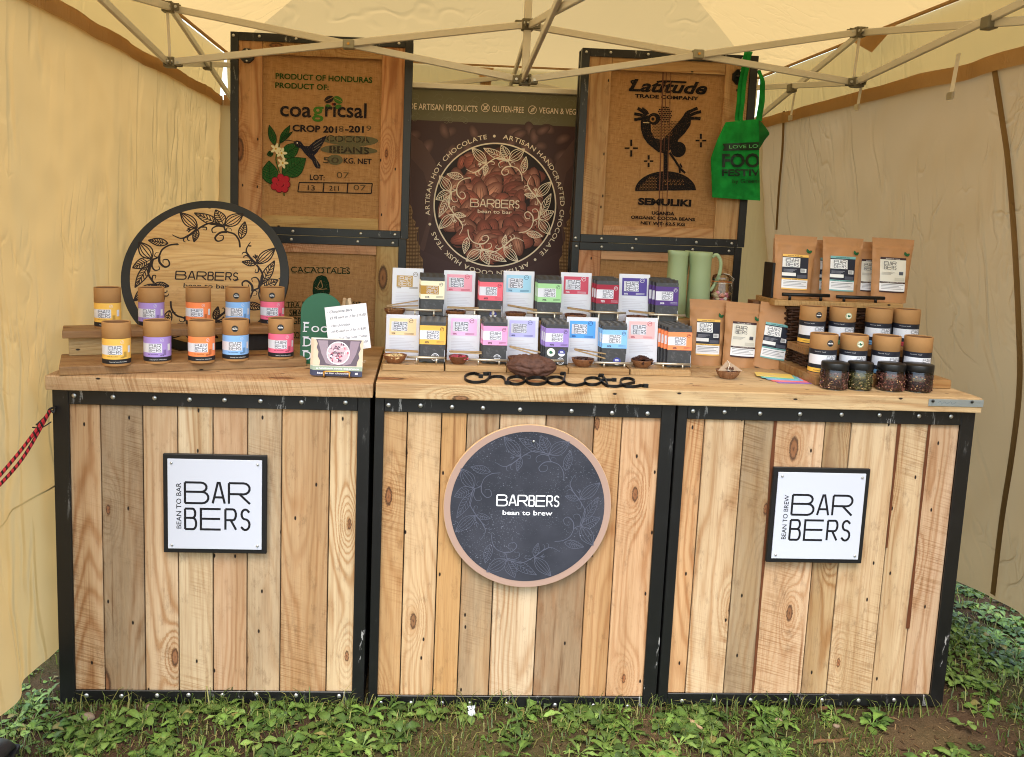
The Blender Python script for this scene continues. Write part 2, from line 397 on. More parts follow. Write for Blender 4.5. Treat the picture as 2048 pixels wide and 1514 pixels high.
def wood(name, knots=True, rough=.62, contrast=1.0, freq=1.0):
    """boards: corner attribute gp = (across, through, along), Col = tint with weathering in alpha"""
    g=G(name,rough,.3); gp=g.attr('gp').outputs['Vector']; co=g.attr('Col'); tint=co.outputs['Color']; wea=co.outputs['Alpha']
    def mulc(f,c,k): return g.mix(f,c,g.mix(1.0,c,k,'MULTIPLY'))
    sx=g.n('ShaderNodeSeparateXYZ'); g.put(sx.inputs[0],gp); fl=g.n('ShaderNodeCombineXYZ'); acr=g.math('ADD',sx.outputs[0],sx.outputs[1]); g.put(fl.inputs[0],acr); g.put(fl.inputs[1],sx.outputs[2]); f2=fl.outputs[0]
    field=g.noise(g.mul(gp,(4.0*freq,4.0*freq,.50*freq)),1.0,2.5,.42,.1)
    wob=g.noise(g.mul(gp,(26,26,9)),1.0,2)
    field=g.math('MULTIPLY_ADD',wob,.022,field)
    if knots:
        kv=g.vadd(g.mul(f2,(7.0,2.5,0)),g.mul(g.n('ShaderNodeCombineXYZ').outputs[0],(0,0,0)))
        wn2=g.n('ShaderNodeTexNoise'); g.put(wn2.inputs['Vector'],g.mul(f2,(60,30,0))); wn2.inputs['Detail'].default_value=3
        kv=g.vadd(kv,g.mul(wn2.outputs[1],(.05,.03,0)))
        vo=g.vor(kv,1.0,'F1',.95); vo.voronoi_dimensions='2D'; dist=vo.outputs['Distance']; cr=g.n('ShaderNodeSeparateColor'); g.put(cr.inputs[0],vo.outputs['Color'])
        gate=g.step(cr.outputs[0],.52,.57)
        field=g.math('ADD',field,g.math('MULTIPLY',g.math('MULTIPLY',gate,g.math('POWER',2.718,g.math('MULTIPLY',g.math('MULTIPLY',dist,dist),-30.0))),.17))
        size=g.math('MULTIPLY_ADD',g.math('POWER',cr.outputs[1],2.0),.085,.030); q=g.math('DIVIDE',dist,size)
        core=g.math('MULTIPLY',gate,g.step(q,1.1,.75)); rim=g.math('MULTIPLY',gate,g.step(g.math('ABSOLUTE',g.math('SUBTRACT',q,1.0)),.38,.0)); heart=g.math('MULTIPLY',gate,g.step(g.math('MULTIPLY_ADD',wob,.5,q),.62,.30))
        halo=g.math('MULTIPLY',gate,g.step(q,3.2,1.0))
    f1=g.noise(g.mul(gp,(420,420,7)),1.0,3,.65); f3=g.noise(g.mul(gp,(120,120,2.6)),1.0,4,.62)
    rg=g.math('SINE',g.math('MULTIPLY',field,190.0)); rg=g.math('POWER',g.math('MULTIPLY_ADD',rg,.5,.5),2.2)
    fade=g.noise(g.mul(gp,(5,5,1.0)),1.0,3); amt=g.math('MULTIPLY',g.step(fade,.30,.68),.80*contrast)
    val=g.noise(g.mul(gp,(11,11,.7)),1.0,3,.55)
    c=g.mix(g.step(val,.35,.7),g.mix(1.0,tint,(1.14,1.14,1.16,1),'MULTIPLY'),g.mix(1.0,tint,(.88,.80,.70,1),'MULTIPLY'))
    c=mulc(g.math('MULTIPLY',rg,amt),c,(.62,.42,.25,1))
    c=mulc(g.math('MULTIPLY',g.step(f3,.44,.74),.55*contrast),c,(.66,.50,.36,1))
    c=mulc(g.math('MULTIPLY',g.step(f1,.45,.75),.40),c,(.62,.52,.42,1))
    wn=g.noise(g.mul(gp,(10,10,2.4)),1.0,6,.72); wm=g.math('MULTIPLY',wea,g.step(wn,.36,.60))
    c=g.mix(g.math('MULTIPLY',wm,.85),c,g.mix(g.noise(g.mul(gp,(90,90,8)),1.0,5,.7),S(176,154,124),S(70,56,42)))
    # saw marks, slanting a little, in patches
    sl=g.n('ShaderNodeCombineXYZ'); g.put(sl.inputs[0],g.math('MULTIPLY',acr,6.0)); g.put(sl.inputs[1],g.math('MULTIPLY',g.math('MULTIPLY_ADD',acr,.28,sx.outputs[2]),230.0))
    saw=g.noise(sl.outputs[0],1.0,2,.5); sp_=g.step(g.noise(g.mul(gp,(4,4,1.8)),1.0,3),.50,.66)
    c=mulc(g.math('MULTIPLY',g.math('MULTIPLY',sp_,g.step(saw,.46,.62)),.7*contrast),c,(.60,.47,.34,1))
    # dark streaks and resin
    stn=g.noise(g.mul(gp,(46,46,1.5)),1.0,4,.6); c=mulc(g.math('MULTIPLY',g.step(stn,.64,.74),.75*contrast),c,(.42,.27,.16,1))
    if knots:
        c=mulc(g.math('MULTIPLY',halo,.45),c,(.80,.60,.42,1)); c=g.mix(g.math('MULTIPLY',core,.75),c,g.mix(cr.outputs[2],S(134,76,42),S(104,66,40))); c=g.mix(g.math('MULTIPLY',rim,.85),c,S(56,30,17)); c=g.mix(g.math('MULTIPLY',heart,.7),c,S(54,32,20))
    sp=g.vor(g.mul(f2,(17,8,0)),1.0,'F1',1.0); sp.voronoi_dimensions='2D'; sc=g.n('ShaderNodeSeparateColor'); g.put(sc.inputs[0],sp.outputs['Color'])
    hole=g.math('MULTIPLY',g.step(sc.outputs[0],.70,.72),g.step(sp.outputs['Distance'],.060,.030)); c=g.mix(hole,c,S(24,14,9))
    dirt=g.noise(g.mul(gp,(34,34,16)),1.0,6,.75); c=g.mix(g.math('MULTIPLY',g.step(dirt,.52,.74),.45*contrast),c,S(86,58,36))
    g.base(c)
    h=g.math('ADD',g.math('MULTIPLY',f1,.7),g.math('MULTIPLY',rg,-.35)); h=g.math('ADD',h,g.math('MULTIPLY',g.math('MULTIPLY',sp_,saw),.8)); h=g.math('SUBTRACT',h,hole); h=g.math('MULTIPLY_ADD',f3,-.5,h)
    g.bump(h,.6,.0018)
    return g.m
def T(r,g,b,w=0.0,k=.70):
    return (lin(r/255)*k*.90, lin(g/255)*k*1.01, lin(b/255)*k*1.22, min(1,w+.10))
g=G('printed_paper',.5,.3); g.base(g.attr('Col').outputs['Color']); M_print=g.m
g=G('ink_on_sacking',.9,.1); cc=g.attr('Col').outputs['Color']; o=g.obj()
wv=g.noise(g.mul(o,(260,260,260)),1.0,2,.6); g.base(g.mix(g.math('MULTIPLY',g.step(wv,.55,.72),.35),cc,S(150,110,68))); M_ink=g.m
g=G('black_painted_steel',.42,.5); o=g.obj()
s1=g.noise(g.mul(o,(38,38,9)),1.0,6,.75); s2=g.noise(o,3.0,3,.6); chip=g.math('MULTIPLY',g.step(s1,.60,.66),g.step(s2,.44,.60))
du=g.noise(o,14,4,.6); g.base(g.mix(chip,g.mix(g.math('MULTIPLY',g.step(du,.45,.8),.5),S(9,9,10),S(26,26,28)),S(150,148,145))); g.bump(s1,.12,.001); M_frame=g.m
M_steel=plain('zinc_steel',S(190,190,188),.34,.85)
M_alu=plain('brushed_nickel',S(205,196,178),.36,.8)
M_black=plain('black_plastic',S(16,16,17),.4,0,.4)
M_iron=plain('forged_iron',S(17,16,16),.5,.3,.4,.25,60)
M_brass=plain('brass',S(190,140,70),.32,.85)
M_wood=wood('pallet_boards'); M_bark=plain('bark_edge',S(88,50,28),.85,0,.2,.35,40,.5)
M_top=wood('scaffold_board',True,.6,.9,1.0); M_fine=wood('planed_wood',False,.55,.7,1.3); M_bowl=wood('olive_wood',False,.4,1.3,6.0)
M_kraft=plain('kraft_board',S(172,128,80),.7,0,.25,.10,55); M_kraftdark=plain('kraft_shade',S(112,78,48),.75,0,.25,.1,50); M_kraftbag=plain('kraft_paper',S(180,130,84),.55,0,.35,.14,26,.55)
g=G('dark_wrapper',.38,.45); o=g.obj(); n=g.noise(o,90,4,.7); g.base(g.mix(g.step(n,.5,.7),S(52,51,54),S(82,80,84))); M_wrap=g.m
M_foil=plain('dark_foil_fold',S(46,43,38),.32,.2,.5)
# burlap
g=G('burlap',.95,.1); o=g.obj()
wx=g.n('ShaderNodeTexWave',bands_direction='X'); g.put(wx.inputs['Vector'],o); wx.inputs['Scale'].default_value=95; wx.inputs['Distortion'].default_value=1.6; wx.inputs['Detail'].default_value=2; wx.inputs['Detail Scale'].default_value=.6
wz=g.n('ShaderNodeTexWave',bands_direction='Z'); g.put(wz.inputs['Vector'],o); wz.inputs['Scale'].default_value=95; wz.inputs['Distortion'].default_value=1.6; wz.inputs['Detail'].default_value=2; wz.inputs['Detail Scale'].default_value=.6
wv=g.math('MULTIPLY',wx.outputs[1],wz.outputs[1]); big=g.noise(o,5,4,.6); st=g.noise(g.mul(o,(30,1,2)),1.0,3,.6)
c=g.mix(g.step(wv,.0,.75),S(158,114,72),S(224,178,124)); c=g.mix(g.math('MULTIPLY',g.step(big,.4,.75),.4),c,S(166,122,78)); c=g.mix(g.math('MULTIPLY',g.step(st,.6,.78),.3),c,S(126,88,54))
t1=g.noise(g.mul(o,(26,1,300)),1.0,3,.75); t2=g.noise(g.mul(o,(300,1,26)),1.0,3,.75); t3=g.noise(g.mul(o,(170,1,170)),1.0,2,.6)
c=g.mix(g.math('MULTIPLY',g.step(t1,.50,.70),.5),c,S(106,74,44)); c=g.mix(g.math('MULTIPLY',g.step(t2,.50,.70),.5),c,S(206,164,116)); c=g.mix(g.math('MULTIPLY',g.step(t3,.58,.74),.14),c,S(96,66,40))
g.base(c); g.bump(g.math('ADD',wv,g.math('ADD',t1,t2)),.7,.002); M_burlap=g.m
# tent cloth: thin sheet that both reflects and lets light through
def cloth(name, dif, tra, k, crease=.5, sc=3.0, dist=.022, iso=.5):
    g=G(name); o=g.obj(); t=g.t; out=t.nodes['Material Output']; t.nodes.remove(g.b)
    st=g.noise(g.mul(o,(1.3,1.3,.5)),sc,5,.6); g2=g.noise(o,120,2)
    d=g.n('ShaderNodeBsdfDiffuse'); tr=g.n('ShaderNodeBsdfTranslucent'); gl=g.n('ShaderNodeBsdfGlossy'); mx=g.n('ShaderNodeMixShader'); mx2=g.n('ShaderNodeMixShader')
    g.put(d.inputs[0],g.mix(g.math('MULTIPLY',g.step(st,.4,.8),.25),dif,tuple(x*.8 for x in dif[:3])+(1,))); g.put(tr.inputs[0],tra)
    gl.inputs['Roughness'].default_value=.45; gl.inputs[0].default_value=(.9,.85,.75,1)
    r1=g.math('ABSOLUTE',g.math('SUBTRACT',g.noise(g.mul(o,(3.4,3.4,.42)),sc,2,.5,.2),.5)); r2=g.math('ABSOLUTE',g.math('SUBTRACT',g.noise(g.vadd(g.mul(o,(3.0,3.0,2.2)),(7,3,1)),sc,3,.5,.6),.5)); r3=g.math('ABSOLUTE',g.math('SUBTRACT',g.noise(g.vadd(g.mul(o,(7,7,1.6)),(2,9,4)),sc,2,.5,.3),.5))
    m1=g.step(g.noise(g.vadd(g.mul(o,(1.1,1.1,.7)),(5,5,5)),sc,2),.42,.62); m2=g.step(g.noise(g.vadd(g.mul(o,(1.6,1.6,1.6)),(1,8,2)),sc,2),.46,.64)
    h=g.math('MULTIPLY',g.step(r1,.045,.0),m1); h=g.math('MULTIPLY_ADD',g.math('MULTIPLY',g.step(r2,.035,.0),m2),iso,h); h=g.math('MULTIPLY_ADD',g.math('MULTIPLY',g.step(r3,.05,.0),m2),.35,h)
    h=g.math('MULTIPLY_ADD',g.noise(g.mul(o,(2.2,2.2,.5)),sc,3,.45),3.2,h)
    b=g.n('ShaderNodeBump'); b.inputs['Strength'].default_value=crease; b.inputs['Distance'].default_value=dist; g.put(b.inputs['Height'],h)
    for q in (d,tr,gl): t.links.new(b.outputs[0],q.inputs['Normal'])
    mx.inputs[0].default_value=k; t.links.new(d.outputs[0],mx.inputs[1]); t.links.new(tr.outputs[0],mx.inputs[2])
    mx2.inputs[0].default_value=.04; t.links.new(mx.outputs[0],mx2.inputs[1]); t.links.new(gl.outputs[0],mx2.inputs[2]); t.links.new(mx2.outputs[0],out.inputs[0])
    return g.m
M_roof=cloth('cream_roof_cloth',S(194,170,126),S(204,170,112),.50,.45,1.0,.007,.25)
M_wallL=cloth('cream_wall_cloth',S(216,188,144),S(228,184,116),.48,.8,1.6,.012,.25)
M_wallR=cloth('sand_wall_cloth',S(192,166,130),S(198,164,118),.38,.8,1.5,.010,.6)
M_val=cloth('valance_cloth',S(212,184,132),S(226,188,116),.46,.5,1.4,.008,.3)
M_band=cloth('brown_webbing',S(190,150,98),S(170,118,64),.3,.3,9,.006); M_zip=cloth('zip_tape',S(136,106,64),S(110,80,44),.2,.3,9,.004)
M_strap=plain('white_tape',S(222,214,200),.7)
M_tubing=plain('cream_powder_coat',S(208,202,188),.42,.1,.4,.06,8)
M_joint=plain('grey_nylon',S(112,106,88),.5,0,.4,.12,20)
def glass(name, c=(1,1,1,1), k=.0):
    g=G(name); t=g.t; out=t.nodes['Material Output']; t.nodes.remove(g.b)
    fr=g.n('ShaderNodeFresnel'); fr.inputs[0].default_value=1.45; a=g.n('ShaderNodeBsdfTransparent'); a.inputs[0].default_value=c; b=g.n('ShaderNodeBsdfGlossy'); b.inputs['Roughness'].default_value=.03
    m=g.n('ShaderNodeMixShader'); g.put(m.inputs[0],g.math('ADD',fr.outputs[0],k,clamp=True)); t.links.new(a.outputs[0],m.inputs[1]); t.links.new(b.outputs[0],m.inputs[2]); t.links.new(m.outputs[0],out.inputs[0]); return g.m
M_glass=glass('clear_glass',(.93,.95,.93,1),.02)
INK=S(28,28,32); WHITE=S(222,222,228)[:3]+(1,); CREAM=S(240,226,196)

# ------------------------------------------------------------------ ground
def axis(lo,hi,stp,far):
    a=[lo+(hi-lo)*i/round((hi-lo)/stp) for i in range(round((hi-lo)/stp)+1)]
    d=stp*1.6; x=hi
    while x<far: x+=d; d*=1.5; a.append(x)
    d=stp*1.6; x=lo
    while x>-far: x-=d; d*=1.5; a.insert(0,x)
    return a
def gz(x,y):
    if x<-3 or x>3.5 or y<-2 or y>3.5: return -.004+.06*noise.noise((x*.15,y*.15,3))*min(1,max(abs(x)-3,abs(y)-3.5,0)/5)
    return -.006+.014*noise.noise((x*2.3,y*2.3,1))+.009*noise.noise((x*9,y*9,5))+.004*noise.noise((x*28,y*28,9))
gx=axis(-2.0,2.6,.028,90); gy=axis(-.8,2.3,.028,90)
mb=MB(); n=mb.add([(x,y,gz(x,y)) for y in gy for x in gx]); W=len(gx)
for j in range(len(gy)-1):
    for i in range(W-1):
        a=n+j*W+i; mb.face((a,a+1,a+W+1,a+W),0,True)
g=G('bare_soil',.95,.15); o=g.obj()
n1=g.noise(o,2.6,6,.6); n2=g.noise(o,38,5,.7); n3=g.noise(o,150,3,.6)
c=g.mix(g.step(n1,.35,.7),S(46,33,24),S(80,60,44)); c=g.mix(g.math('MULTIPLY',g.step(n2,.45,.75),.6),c,S(44,32,22)); c=g.mix(g.math('MULTIPLY',g.step(n3,.62,.75),.5),c,S(150,120,86))
gr=g.noise(o,.8,3,.6); gm=g.math('MULTIPLY',g.step(gr,.45,.6),.35); c=g.mix(gm,c,S(66,72,34))
g.base(c); g.bump(g.math('ADD',n2,g.math('MULTIPLY',n3,.5)),.7,.012); M_soil=g.m
tag(mb.build('ground',M_soil),kind='structure')

def seen_ground(x,y):
    """ground that is not under the counter"""
    if -1.09<x<1.39 and -.005<y<.6: return False
    return True
def patch(x,y): return noise.noise((x*2.1+4,y*2.1,2.5))+.5*noise.noise((x*6,y*6,7))
g=G('leaf_green',.5,.4); g.base(g.attr('Col').outputs['Color']); g.b.inputs['Transmission Weight'].default_value=0
tb=g.n('ShaderNodeBsdfTranslucent'); g.put(tb.inputs[0],g.mix(1.0,g.attr('Col').outputs['Color'],(1.3,1.4,.6,1),'MULTIPLY')); mx=g.n('ShaderNodeMixShader'); mx.inputs[0].default_value=.25
g.t.links.new(g.b.outputs[0],mx.inputs[1]); g.t.links.new(tb.outputs[0],mx.inputs[2]); g.t.links.new(mx.outputs[0],g.t.nodes['Material Output'].inputs[0]); M_leaf=g.m
rl=random.Random(11)
def leaf(mb,x,y,z,az,L,w,rise,col,kind=0):
    """low weed leaf: stalk, then a blade with a shallow midrib; kind 0 plantain, 1 toothed and long, 2 small round"""
    d=Vector((math.cos(az),math.sin(az),0)); s=Vector((-d.y,d.x,0)); N=8; b=[]
    cu=rl.uniform(.6,1.4); tw=rl.uniform(-.3,.3); st=(.22,.10,.45)[kind]; ph=rl.uniform(0,6)
    for i in range(N+1):
        t=i/N; ht=rise*L*math.sin(min(1,t*1.1)*math.pi*.6)*(1-.5*t*cu); q=(t-st)/(1-st)
        k=0 if q<=0 else (math.sin(math.pi*min(.999,q))**.6 if kind!=1 else math.sin(math.pi*min(.999,q**1.3))**.8*(.62+.38*(i%2)))*w
        k=max(k,.0011 if t<.999 else .0004)
        p=Vector((x,y,z))+d*(L*t*(1-.10*t))+Vector((0,0,ht+.003)); wav=.20*k*math.sin(t*9+ph)
        b.append((p+s*k+Vector((0,0,.13*k+wav+tw*k)),p,p-s*k+Vector((0,0,.13*k-wav-tw*k))))
    n=mb.add([q for r_ in b for q in r_]); c2=tuple(v*1.35 for v in col); c0=tuple(v*.8 for v in col)
    for i in range(N):
        a=n+3*i; e=c0 if i%2 else col
        mb.face((a+3,a+4,a+1,a),0,True,[e,c2,c2,col]); mb.face((a+4,a+5,a+2,a+1),0,True,[c2,e,col,c2])
mb=MB()
def rosette(x,y,k=1.0):
    n=rl.randint(4,9); kd=rl.choice((0,0,0,1,2,2)); z=gz(x,y)-.002; base=rl.choice([S(86,112,48),S(104,134,62),S(72,98,46),S(122,148,78),S(96,120,56)]); a0=rl.random()*6.3
    for i in range(n):
        v=rl.uniform(.38,.95); c=(base[0]*v,base[1]*v,base[2]*v*.9)
        if rl.random()<.02: c=S(112,104,58)[:3]
        LL_=rl.uniform(.6,1.1)*k*(.052,.062,.024)[kd]; leaf(mb,x,y,z,a0+i*2.4+rl.uniform(-.3,.3),LL_,LL_*rl.uniform(.8,1.15)*(.21,.13,.30)[kd],rl.uniform(.08,.55),c,kd)
cnt=0
while cnt<900:
    x=rl.uniform(-1.75,2.2); y=rl.uniform(-.62,.0)
    if not seen_ground(x,y): continue
    if patch(x,y)<-.10+(.22 if .75<x<1.5 and y<-.04 else 0) and rl.random()<.86: continue
    rosette(x,y,1.0); cnt+=1
for i in range(34):                                  # weeds up against the foot of the crates
    x=rl.uniform(-1.05,1.36); rosette(x,-.03-rl.random()*.05,1.15)
for i in range(1000):
    x=rl.uniform(1.42,3.2); y=rl.uniform(-.1,2.6)
    if patch(x,y)<-.25 and rl.random()<.7: continue
    rosette(x,y,1.05)
for i in range(260): rosette(rl.uniform(-2.0,-1.1),rl.uniform(-.4,1.6),1.0)
for i in range(420): rosette(rl.uniform(1.42,2.3),rl.uniform(.1,1.7),.95)
for i in range(160): rosette(rl.uniform(-3.5,3.5),rl.uniform(-2.2,-.6),1.1)
tag(mb.build('ground_cover',M_leaf),'broad leaved green weeds growing over the soil around the crates','weeds',kind='stuff')
mb=MB()
def blade(x,y,h,c):
    z=gz(x,y)-.003; a=rl.random()*6.28; l=rl.uniform(.2,1.2)*h; w=rl.uniform(.0009,.002); dx,dy=math.cos(a),math.sin(a)
    n=mb.add([(x-dy*w,y+dx*w,z),(x+dy*w,y-dx*w,z),(x+dx*l*.45+dy*w*.8,y+dy*l*.45-dx*w*.8,z+h*.75),(x+dx*l*.45-dy*w*.8,y+dy*l*.45+dx*w*.8,z+h*.75),(x+dx*l,y+dy*l,z+h*rl.uniform(.7,1))])
    mb.face((n,n+1,n+2,n+3),0,False,c); mb.face((n+3,n+2,n+4),0,False,c)
def gcol():
    v=rl.uniform(.5,1.0); c=rl.choice([S(86,104,42),S(110,124,56),S(70,90,36),S(136,132,74)]); return (c[0]*v,c[1]*v,c[2]*v)
for i in range(26000):
    x=rl.uniform(-1.8,2.4); y=rl.uniform(-.75,.02)
    if patch(x+3,y)+.4*rl.random()<(-.12 if x<.75 else .0): continue
    blade(x,y,rl.uniform(.010,.036),gcol())
for i in range(16000):
    x=rl.uniform(1.4,3.6); y=rl.uniform(.0,3.0)
    if patch(x+3,y)<-.15: continue
    blade(x,y,rl.uniform(.012,.045),gcol())
for i in range(9000): blade(rl.choice((rl.uniform(-2.0,-1.1),rl.uniform(1.42,2.5),rl.uniform(1.42,2.5))),rl.uniform(-.2,2.0),rl.uniform(.012,.04),gcol())
for i in range(500): blade(rl.uniform(-1.08,1.38),-.012-rl.random()*.03,rl.uniform(.03,.07),gcol())
tag(mb.build('grass',M_leaf),'thin short grass between the broad leaved weeds','grass',kind='stuff')
mb=MB()                                               # chips, straw and crumbs of soil
for i in range(5200):
    x=rl.uniform(-1.7,2.3); y=rl.uniform(-.7,.0) if i%3 else rl.uniform(-.7,2)
    if i%3==0: x=rl.uniform(1.42,2.4)
    z=gz(x,y)+.002; a=rl.random()*6.3; L=rl.uniform(.002,.013); w=rl.uniform(.001,.003); c=rl.choice([S(104,80,54),S(84,60,38),S(56,40,26),S(130,106,74),S(70,50,34)])
    d=Vector((math.cos(a),math.sin(a),rl.uniform(-.15,.15)))*L
    mb.bar((x-d.x,y-d.y,z-d.z),(x+d.x,y+d.y,z+d.z+.001),w,w*.7,0,c)
tag(mb.build('plant_litter',M_leaf),'straw, bark chips and crumbs lying on the bare soil','litter',kind='stuff')
def stick(px,py,px2,py2,r,label,col):
    a=atz(px,py,.008); b=atz(px2,py2,.008); m=(a+b)/2
    a.z=gz(a.x,a.y)+r; b.z=gz(b.x,b.y)+r
    t=thing('twig',label,'twig',(m.x,m.y,gz(m.x,m.y))); L=b-a; s=Vector((-L.y,L.x,0))
    mb=MB(); mb.tube([Vector(p)-Vector(t.location) for p in (a,a+L*.3+s*.04,a+L*.65-s*.03,b)],[r*.7,r,r*.9,r*.5],7); mb.tube([a+L*.3-Vector(t.location),a+L*.42+s*.16-Vector(t.location)+Vector((0,0,.004))],[r*.6,r*.25],5)
    mb.build('stick',plain('twig_bark',col,.9,0,.2,.3,50,.5),t)
stick(1618,1482,1698,1470,.006,'brown broken stick on bare soil in front of the right crate',S(98,72,48))
stick(1634,1417,1662,1406,.006,'short brown stick end at the foot of the right crate',S(88,60,40))
stick(1372,1428,1405,1452,.007,'pale curved root end in weeds between the middle and right crates',S(150,124,94))
mb=MB(); P=atz(943,1420,.01); t=thing('paper_scrap','crumpled white paper scrap in the weeds below the round slate board','scrap',(P.x,P.y,gz(P.x,P.y)))
mb.grid(lambda u,v:(.018*(u-.5)+.010*noise.noise((u*4,v*4,1)),.016*(v-.5)+.006*noise.noise((u*5,v*6,4)),.006+.016*v*abs(noise.noise((u*5,v*5,2)))+.016*v),8,8); mb.build('tissue',plain('tissue',S(196,198,204),.8),t)
for k,(px,py,r,lb) in enumerate(((175,1430,.018,'small grey stone by the hem of the left tent wall'),(1555,1440,.014,'pale stone on the soil before the right crate'),(1672,1445,.010,'small tan pebble on the soil beside the broken stick'),(300,1415,.016,'brown clod at the foot of the left crate'))):
    P=atz(px,py,.005); t=thing('stone',lb,'stone',(P.x,P.y,gz(P.x,P.y))); mb=MB(); mb.blob((0,0,r*.35),r,r*.8,r*.55,12,8,0,None,.5); mb.build('rock',plain('stone',S(122,104,86),.85,0,.3,.25,60,.4),t)
# toe of a boot at the edge of the frame
P=atz(20,1512,0); t=thing('boot','dark rubber soled boot on the weeds below the left tent wall','boot',(P.x-.04,P.y-.13,gz(P.x,P.y)),(0,0,R(-12)))
def boot(u,v):
    a=2*math.pi*u; y=-.13+.28*v; w=.046*(math.sin(math.pi*min(1,max(0,.10+.86*v)))**.4); h=.10-.055*min(1,max(0,(v-.25)/.6)) if v<.999 else .03
    h*=1 if v<.9 else (1-v)/.1*.6+.4
    return (w*math.cos(a), y, .022+h*.5+h*.5*math.sin(a))
mb=MB(); mb.grid(boot,20,16); mb.build('upper',plain('boot_leather',S(36,34,36),.5,0,.4,.2,60,.2),t)
mb=MB(); q=[( .05*math.sin(math.pi*min(.97,max(.06,k/14)))**.35, -.135+.295*k/14) for k in range(15)]
pl=[(x,y) for x,y in q]+[(-x,y) for x,y in q[::-1]]; n=mb.add([(x,y,0) for x,y in pl]+[(x,y,.026) for x,y in pl]); L=len(pl)
for i in range(L): mb.face((n+i,n+(i+1)%L,n+L+(i+1)%L,n+L+i),0)
mb.face([n+i for i in range(L)][::-1],0); mb.face([n+L+i for i in range(L)],0)
mb.build('sole',plain('boot_sole',S(28,26,26),.7),t)
mb=MB(); mb.lathe([(.05,.075),(.047,.12),(.05,.20),(.046,.2)],(0,-.085,0),18); mb.build('shaft',plain('boot_shaft',S(40,38,40),.55),t)

# ------------------------------------------------------------------ gazebo
XL,XR,YF,YB,ZE,ZL,YM=-1.12,1.52,-.62,2.12,2.08,1.86,.95
CX=.205
gaz=thing('gazebo','cream pop up gazebo with steel scissor trusses over the whole stall','gazebo',(CX,YM,0))
def gz_build(mb,name,m,par=gaz,**k): return mb.build(name,m,par,world=(par is gaz),**k)
pk=Vector((CX,YM,2.80))
cor=[Vector((XL,YF,ZE)),Vector((XR,YF,ZE)),Vector((XR,YB,ZE)),Vector((XL,YB,ZE))]
mb=MB()
for i in range(4):
    a,b=cor[i],cor[(i+1)%4]
    def fn(u,v,a=a,b=b):
        p=(a+(b-a)*u)*(1-v)+pk*v; s=math.sin(math.pi*v)*math.sin(math.pi*min(1,max(0,u)))*.05*(1-v)
        return p-Vector((0,0,s-.008*noise.noise(p*2.5)*(1-v)))
    mb.grid(fn,20,16,flip=True)
rf=gz_build(mb,'roof_canopy',M_roof)
mb=MB()
for i in range(1,4):
    a,b=cor[i],cor[(i+1)%4]; nrm=Vector(((b-a).y,-(b-a).x,0)).normalized()
    mb.grid(lambda u,v:(a+(b-a)*u)+Vector((0,0,-(ZE-ZL+.02)*(1-v)))+nrm*(.006+.028*(1-v)+.008*noise.noise(((a+(b-a)*u)*3))*(1-v)),24,4,flip=True)
gz_build(mb,'valance',M_val)
mb=MB()
for i in range(1,4):
    a,b=cor[i],cor[(i+1)%4]; inw=Vector((-(b-a).y,(b-a).x,0)).normalized()*.012
    mb.bar(a+inw,b+inw,.012,.008)
gz_build(mb,'eave_binding',M_band)
def truss_bar(a,b,w=.024,h=.013):
    mb=MB(); d=Vector(b)-Vector(a); mb.bar(a,b,h,w); return gz_build(mb,'truss_bar',M_tubing,bevel=.002)
def joint(p,dirs,big=1.0):
    mb=MB(); p=Vector(p); mb.box(p.x-.019*big,p.x+.019*big,p.y-.019,p.y+.019,p.z-.018*big,p.z+.018*big)
    for d in dirs:
        d=Vector(d); q=p+d*.042*big; s=Vector((-d.y,d.x,0))
        for sg in (1,-1): mb.bar(p+d*.012+s*.011*sg,q+s*.011*sg,.005,.026*big)
    o=gz_build(mb,'joint_bracket',M_joint,bevel=.003)
    for d in dirs:
        d=Vector(d); s=Vector((-d.y,d.x,0)); q=p+d*.03*big
        mb=MB(); mb.tube([q+s*.017,q-s*.017],.005,10); b=mb.build('bolt',M_steel,o); b.location=-Vector(gaz.location)
    return o
LU,LL=aty(336,14,YM),aty(340,125,YM); RU,RL=aty(1718,65,YM),aty(1715,165,YM); CU,CL=aty(1055,50,YM),aty(1050,160,YM)
for a,b in ((LL,CU),(LU,CL),(CU,RL),(CL,RU)): truss_bar(a+Vector((0,(.008 if a.z>1.95 else -.008),0)),b+Vector((0,(.008 if a.z>1.95 else -.008),0)))
def pivot(px,py):
    P=aty(px,py,YM-.014); mb=MB(); mb.box(P.x-.02,P.x+.02,P.y-.006,P.y+.028,P.z-.016,P.z+.016); o=gz_build(mb,'pivot_clip',plain('grey_clip',S(150,146,130),.45,.2),bevel=.003)
    mb=MB(); mb.tube([P+Vector((0,-.012,0)),P+Vector((0,-.005,0))],.0045,12); q=mb.build('bolt',M_brass,o); q.location=-Vector(gaz.location)
pivot(697,88); pivot(1397,108)
joint(LU,((1,0,0),(0,-1,0),(0,1,0))); joint(LL,((1,0,0),(0,-1,0),(0,1,0))); joint(RU,((-1,0,0),(0,-1,0),(0,1,0))); joint(RL,((-1,0,0),(0,-1,0),(0,1,0)))
joint(CU,((1,0,0),(-1,0,0),(0,-1,0),(0,1,0)),1.1); joint(CL,((1,0,0),(-1,0,0),(0,-1,0),(0,1,0)),1.1)
mb=MB(); mb.bar(CL+Vector((0,0,-.02)),Vector((CL.x,YM,2.78)),.026,.026,up=(0,1,0)); gz_build(mb,'centre_pole',M_tubing,bevel=.002)
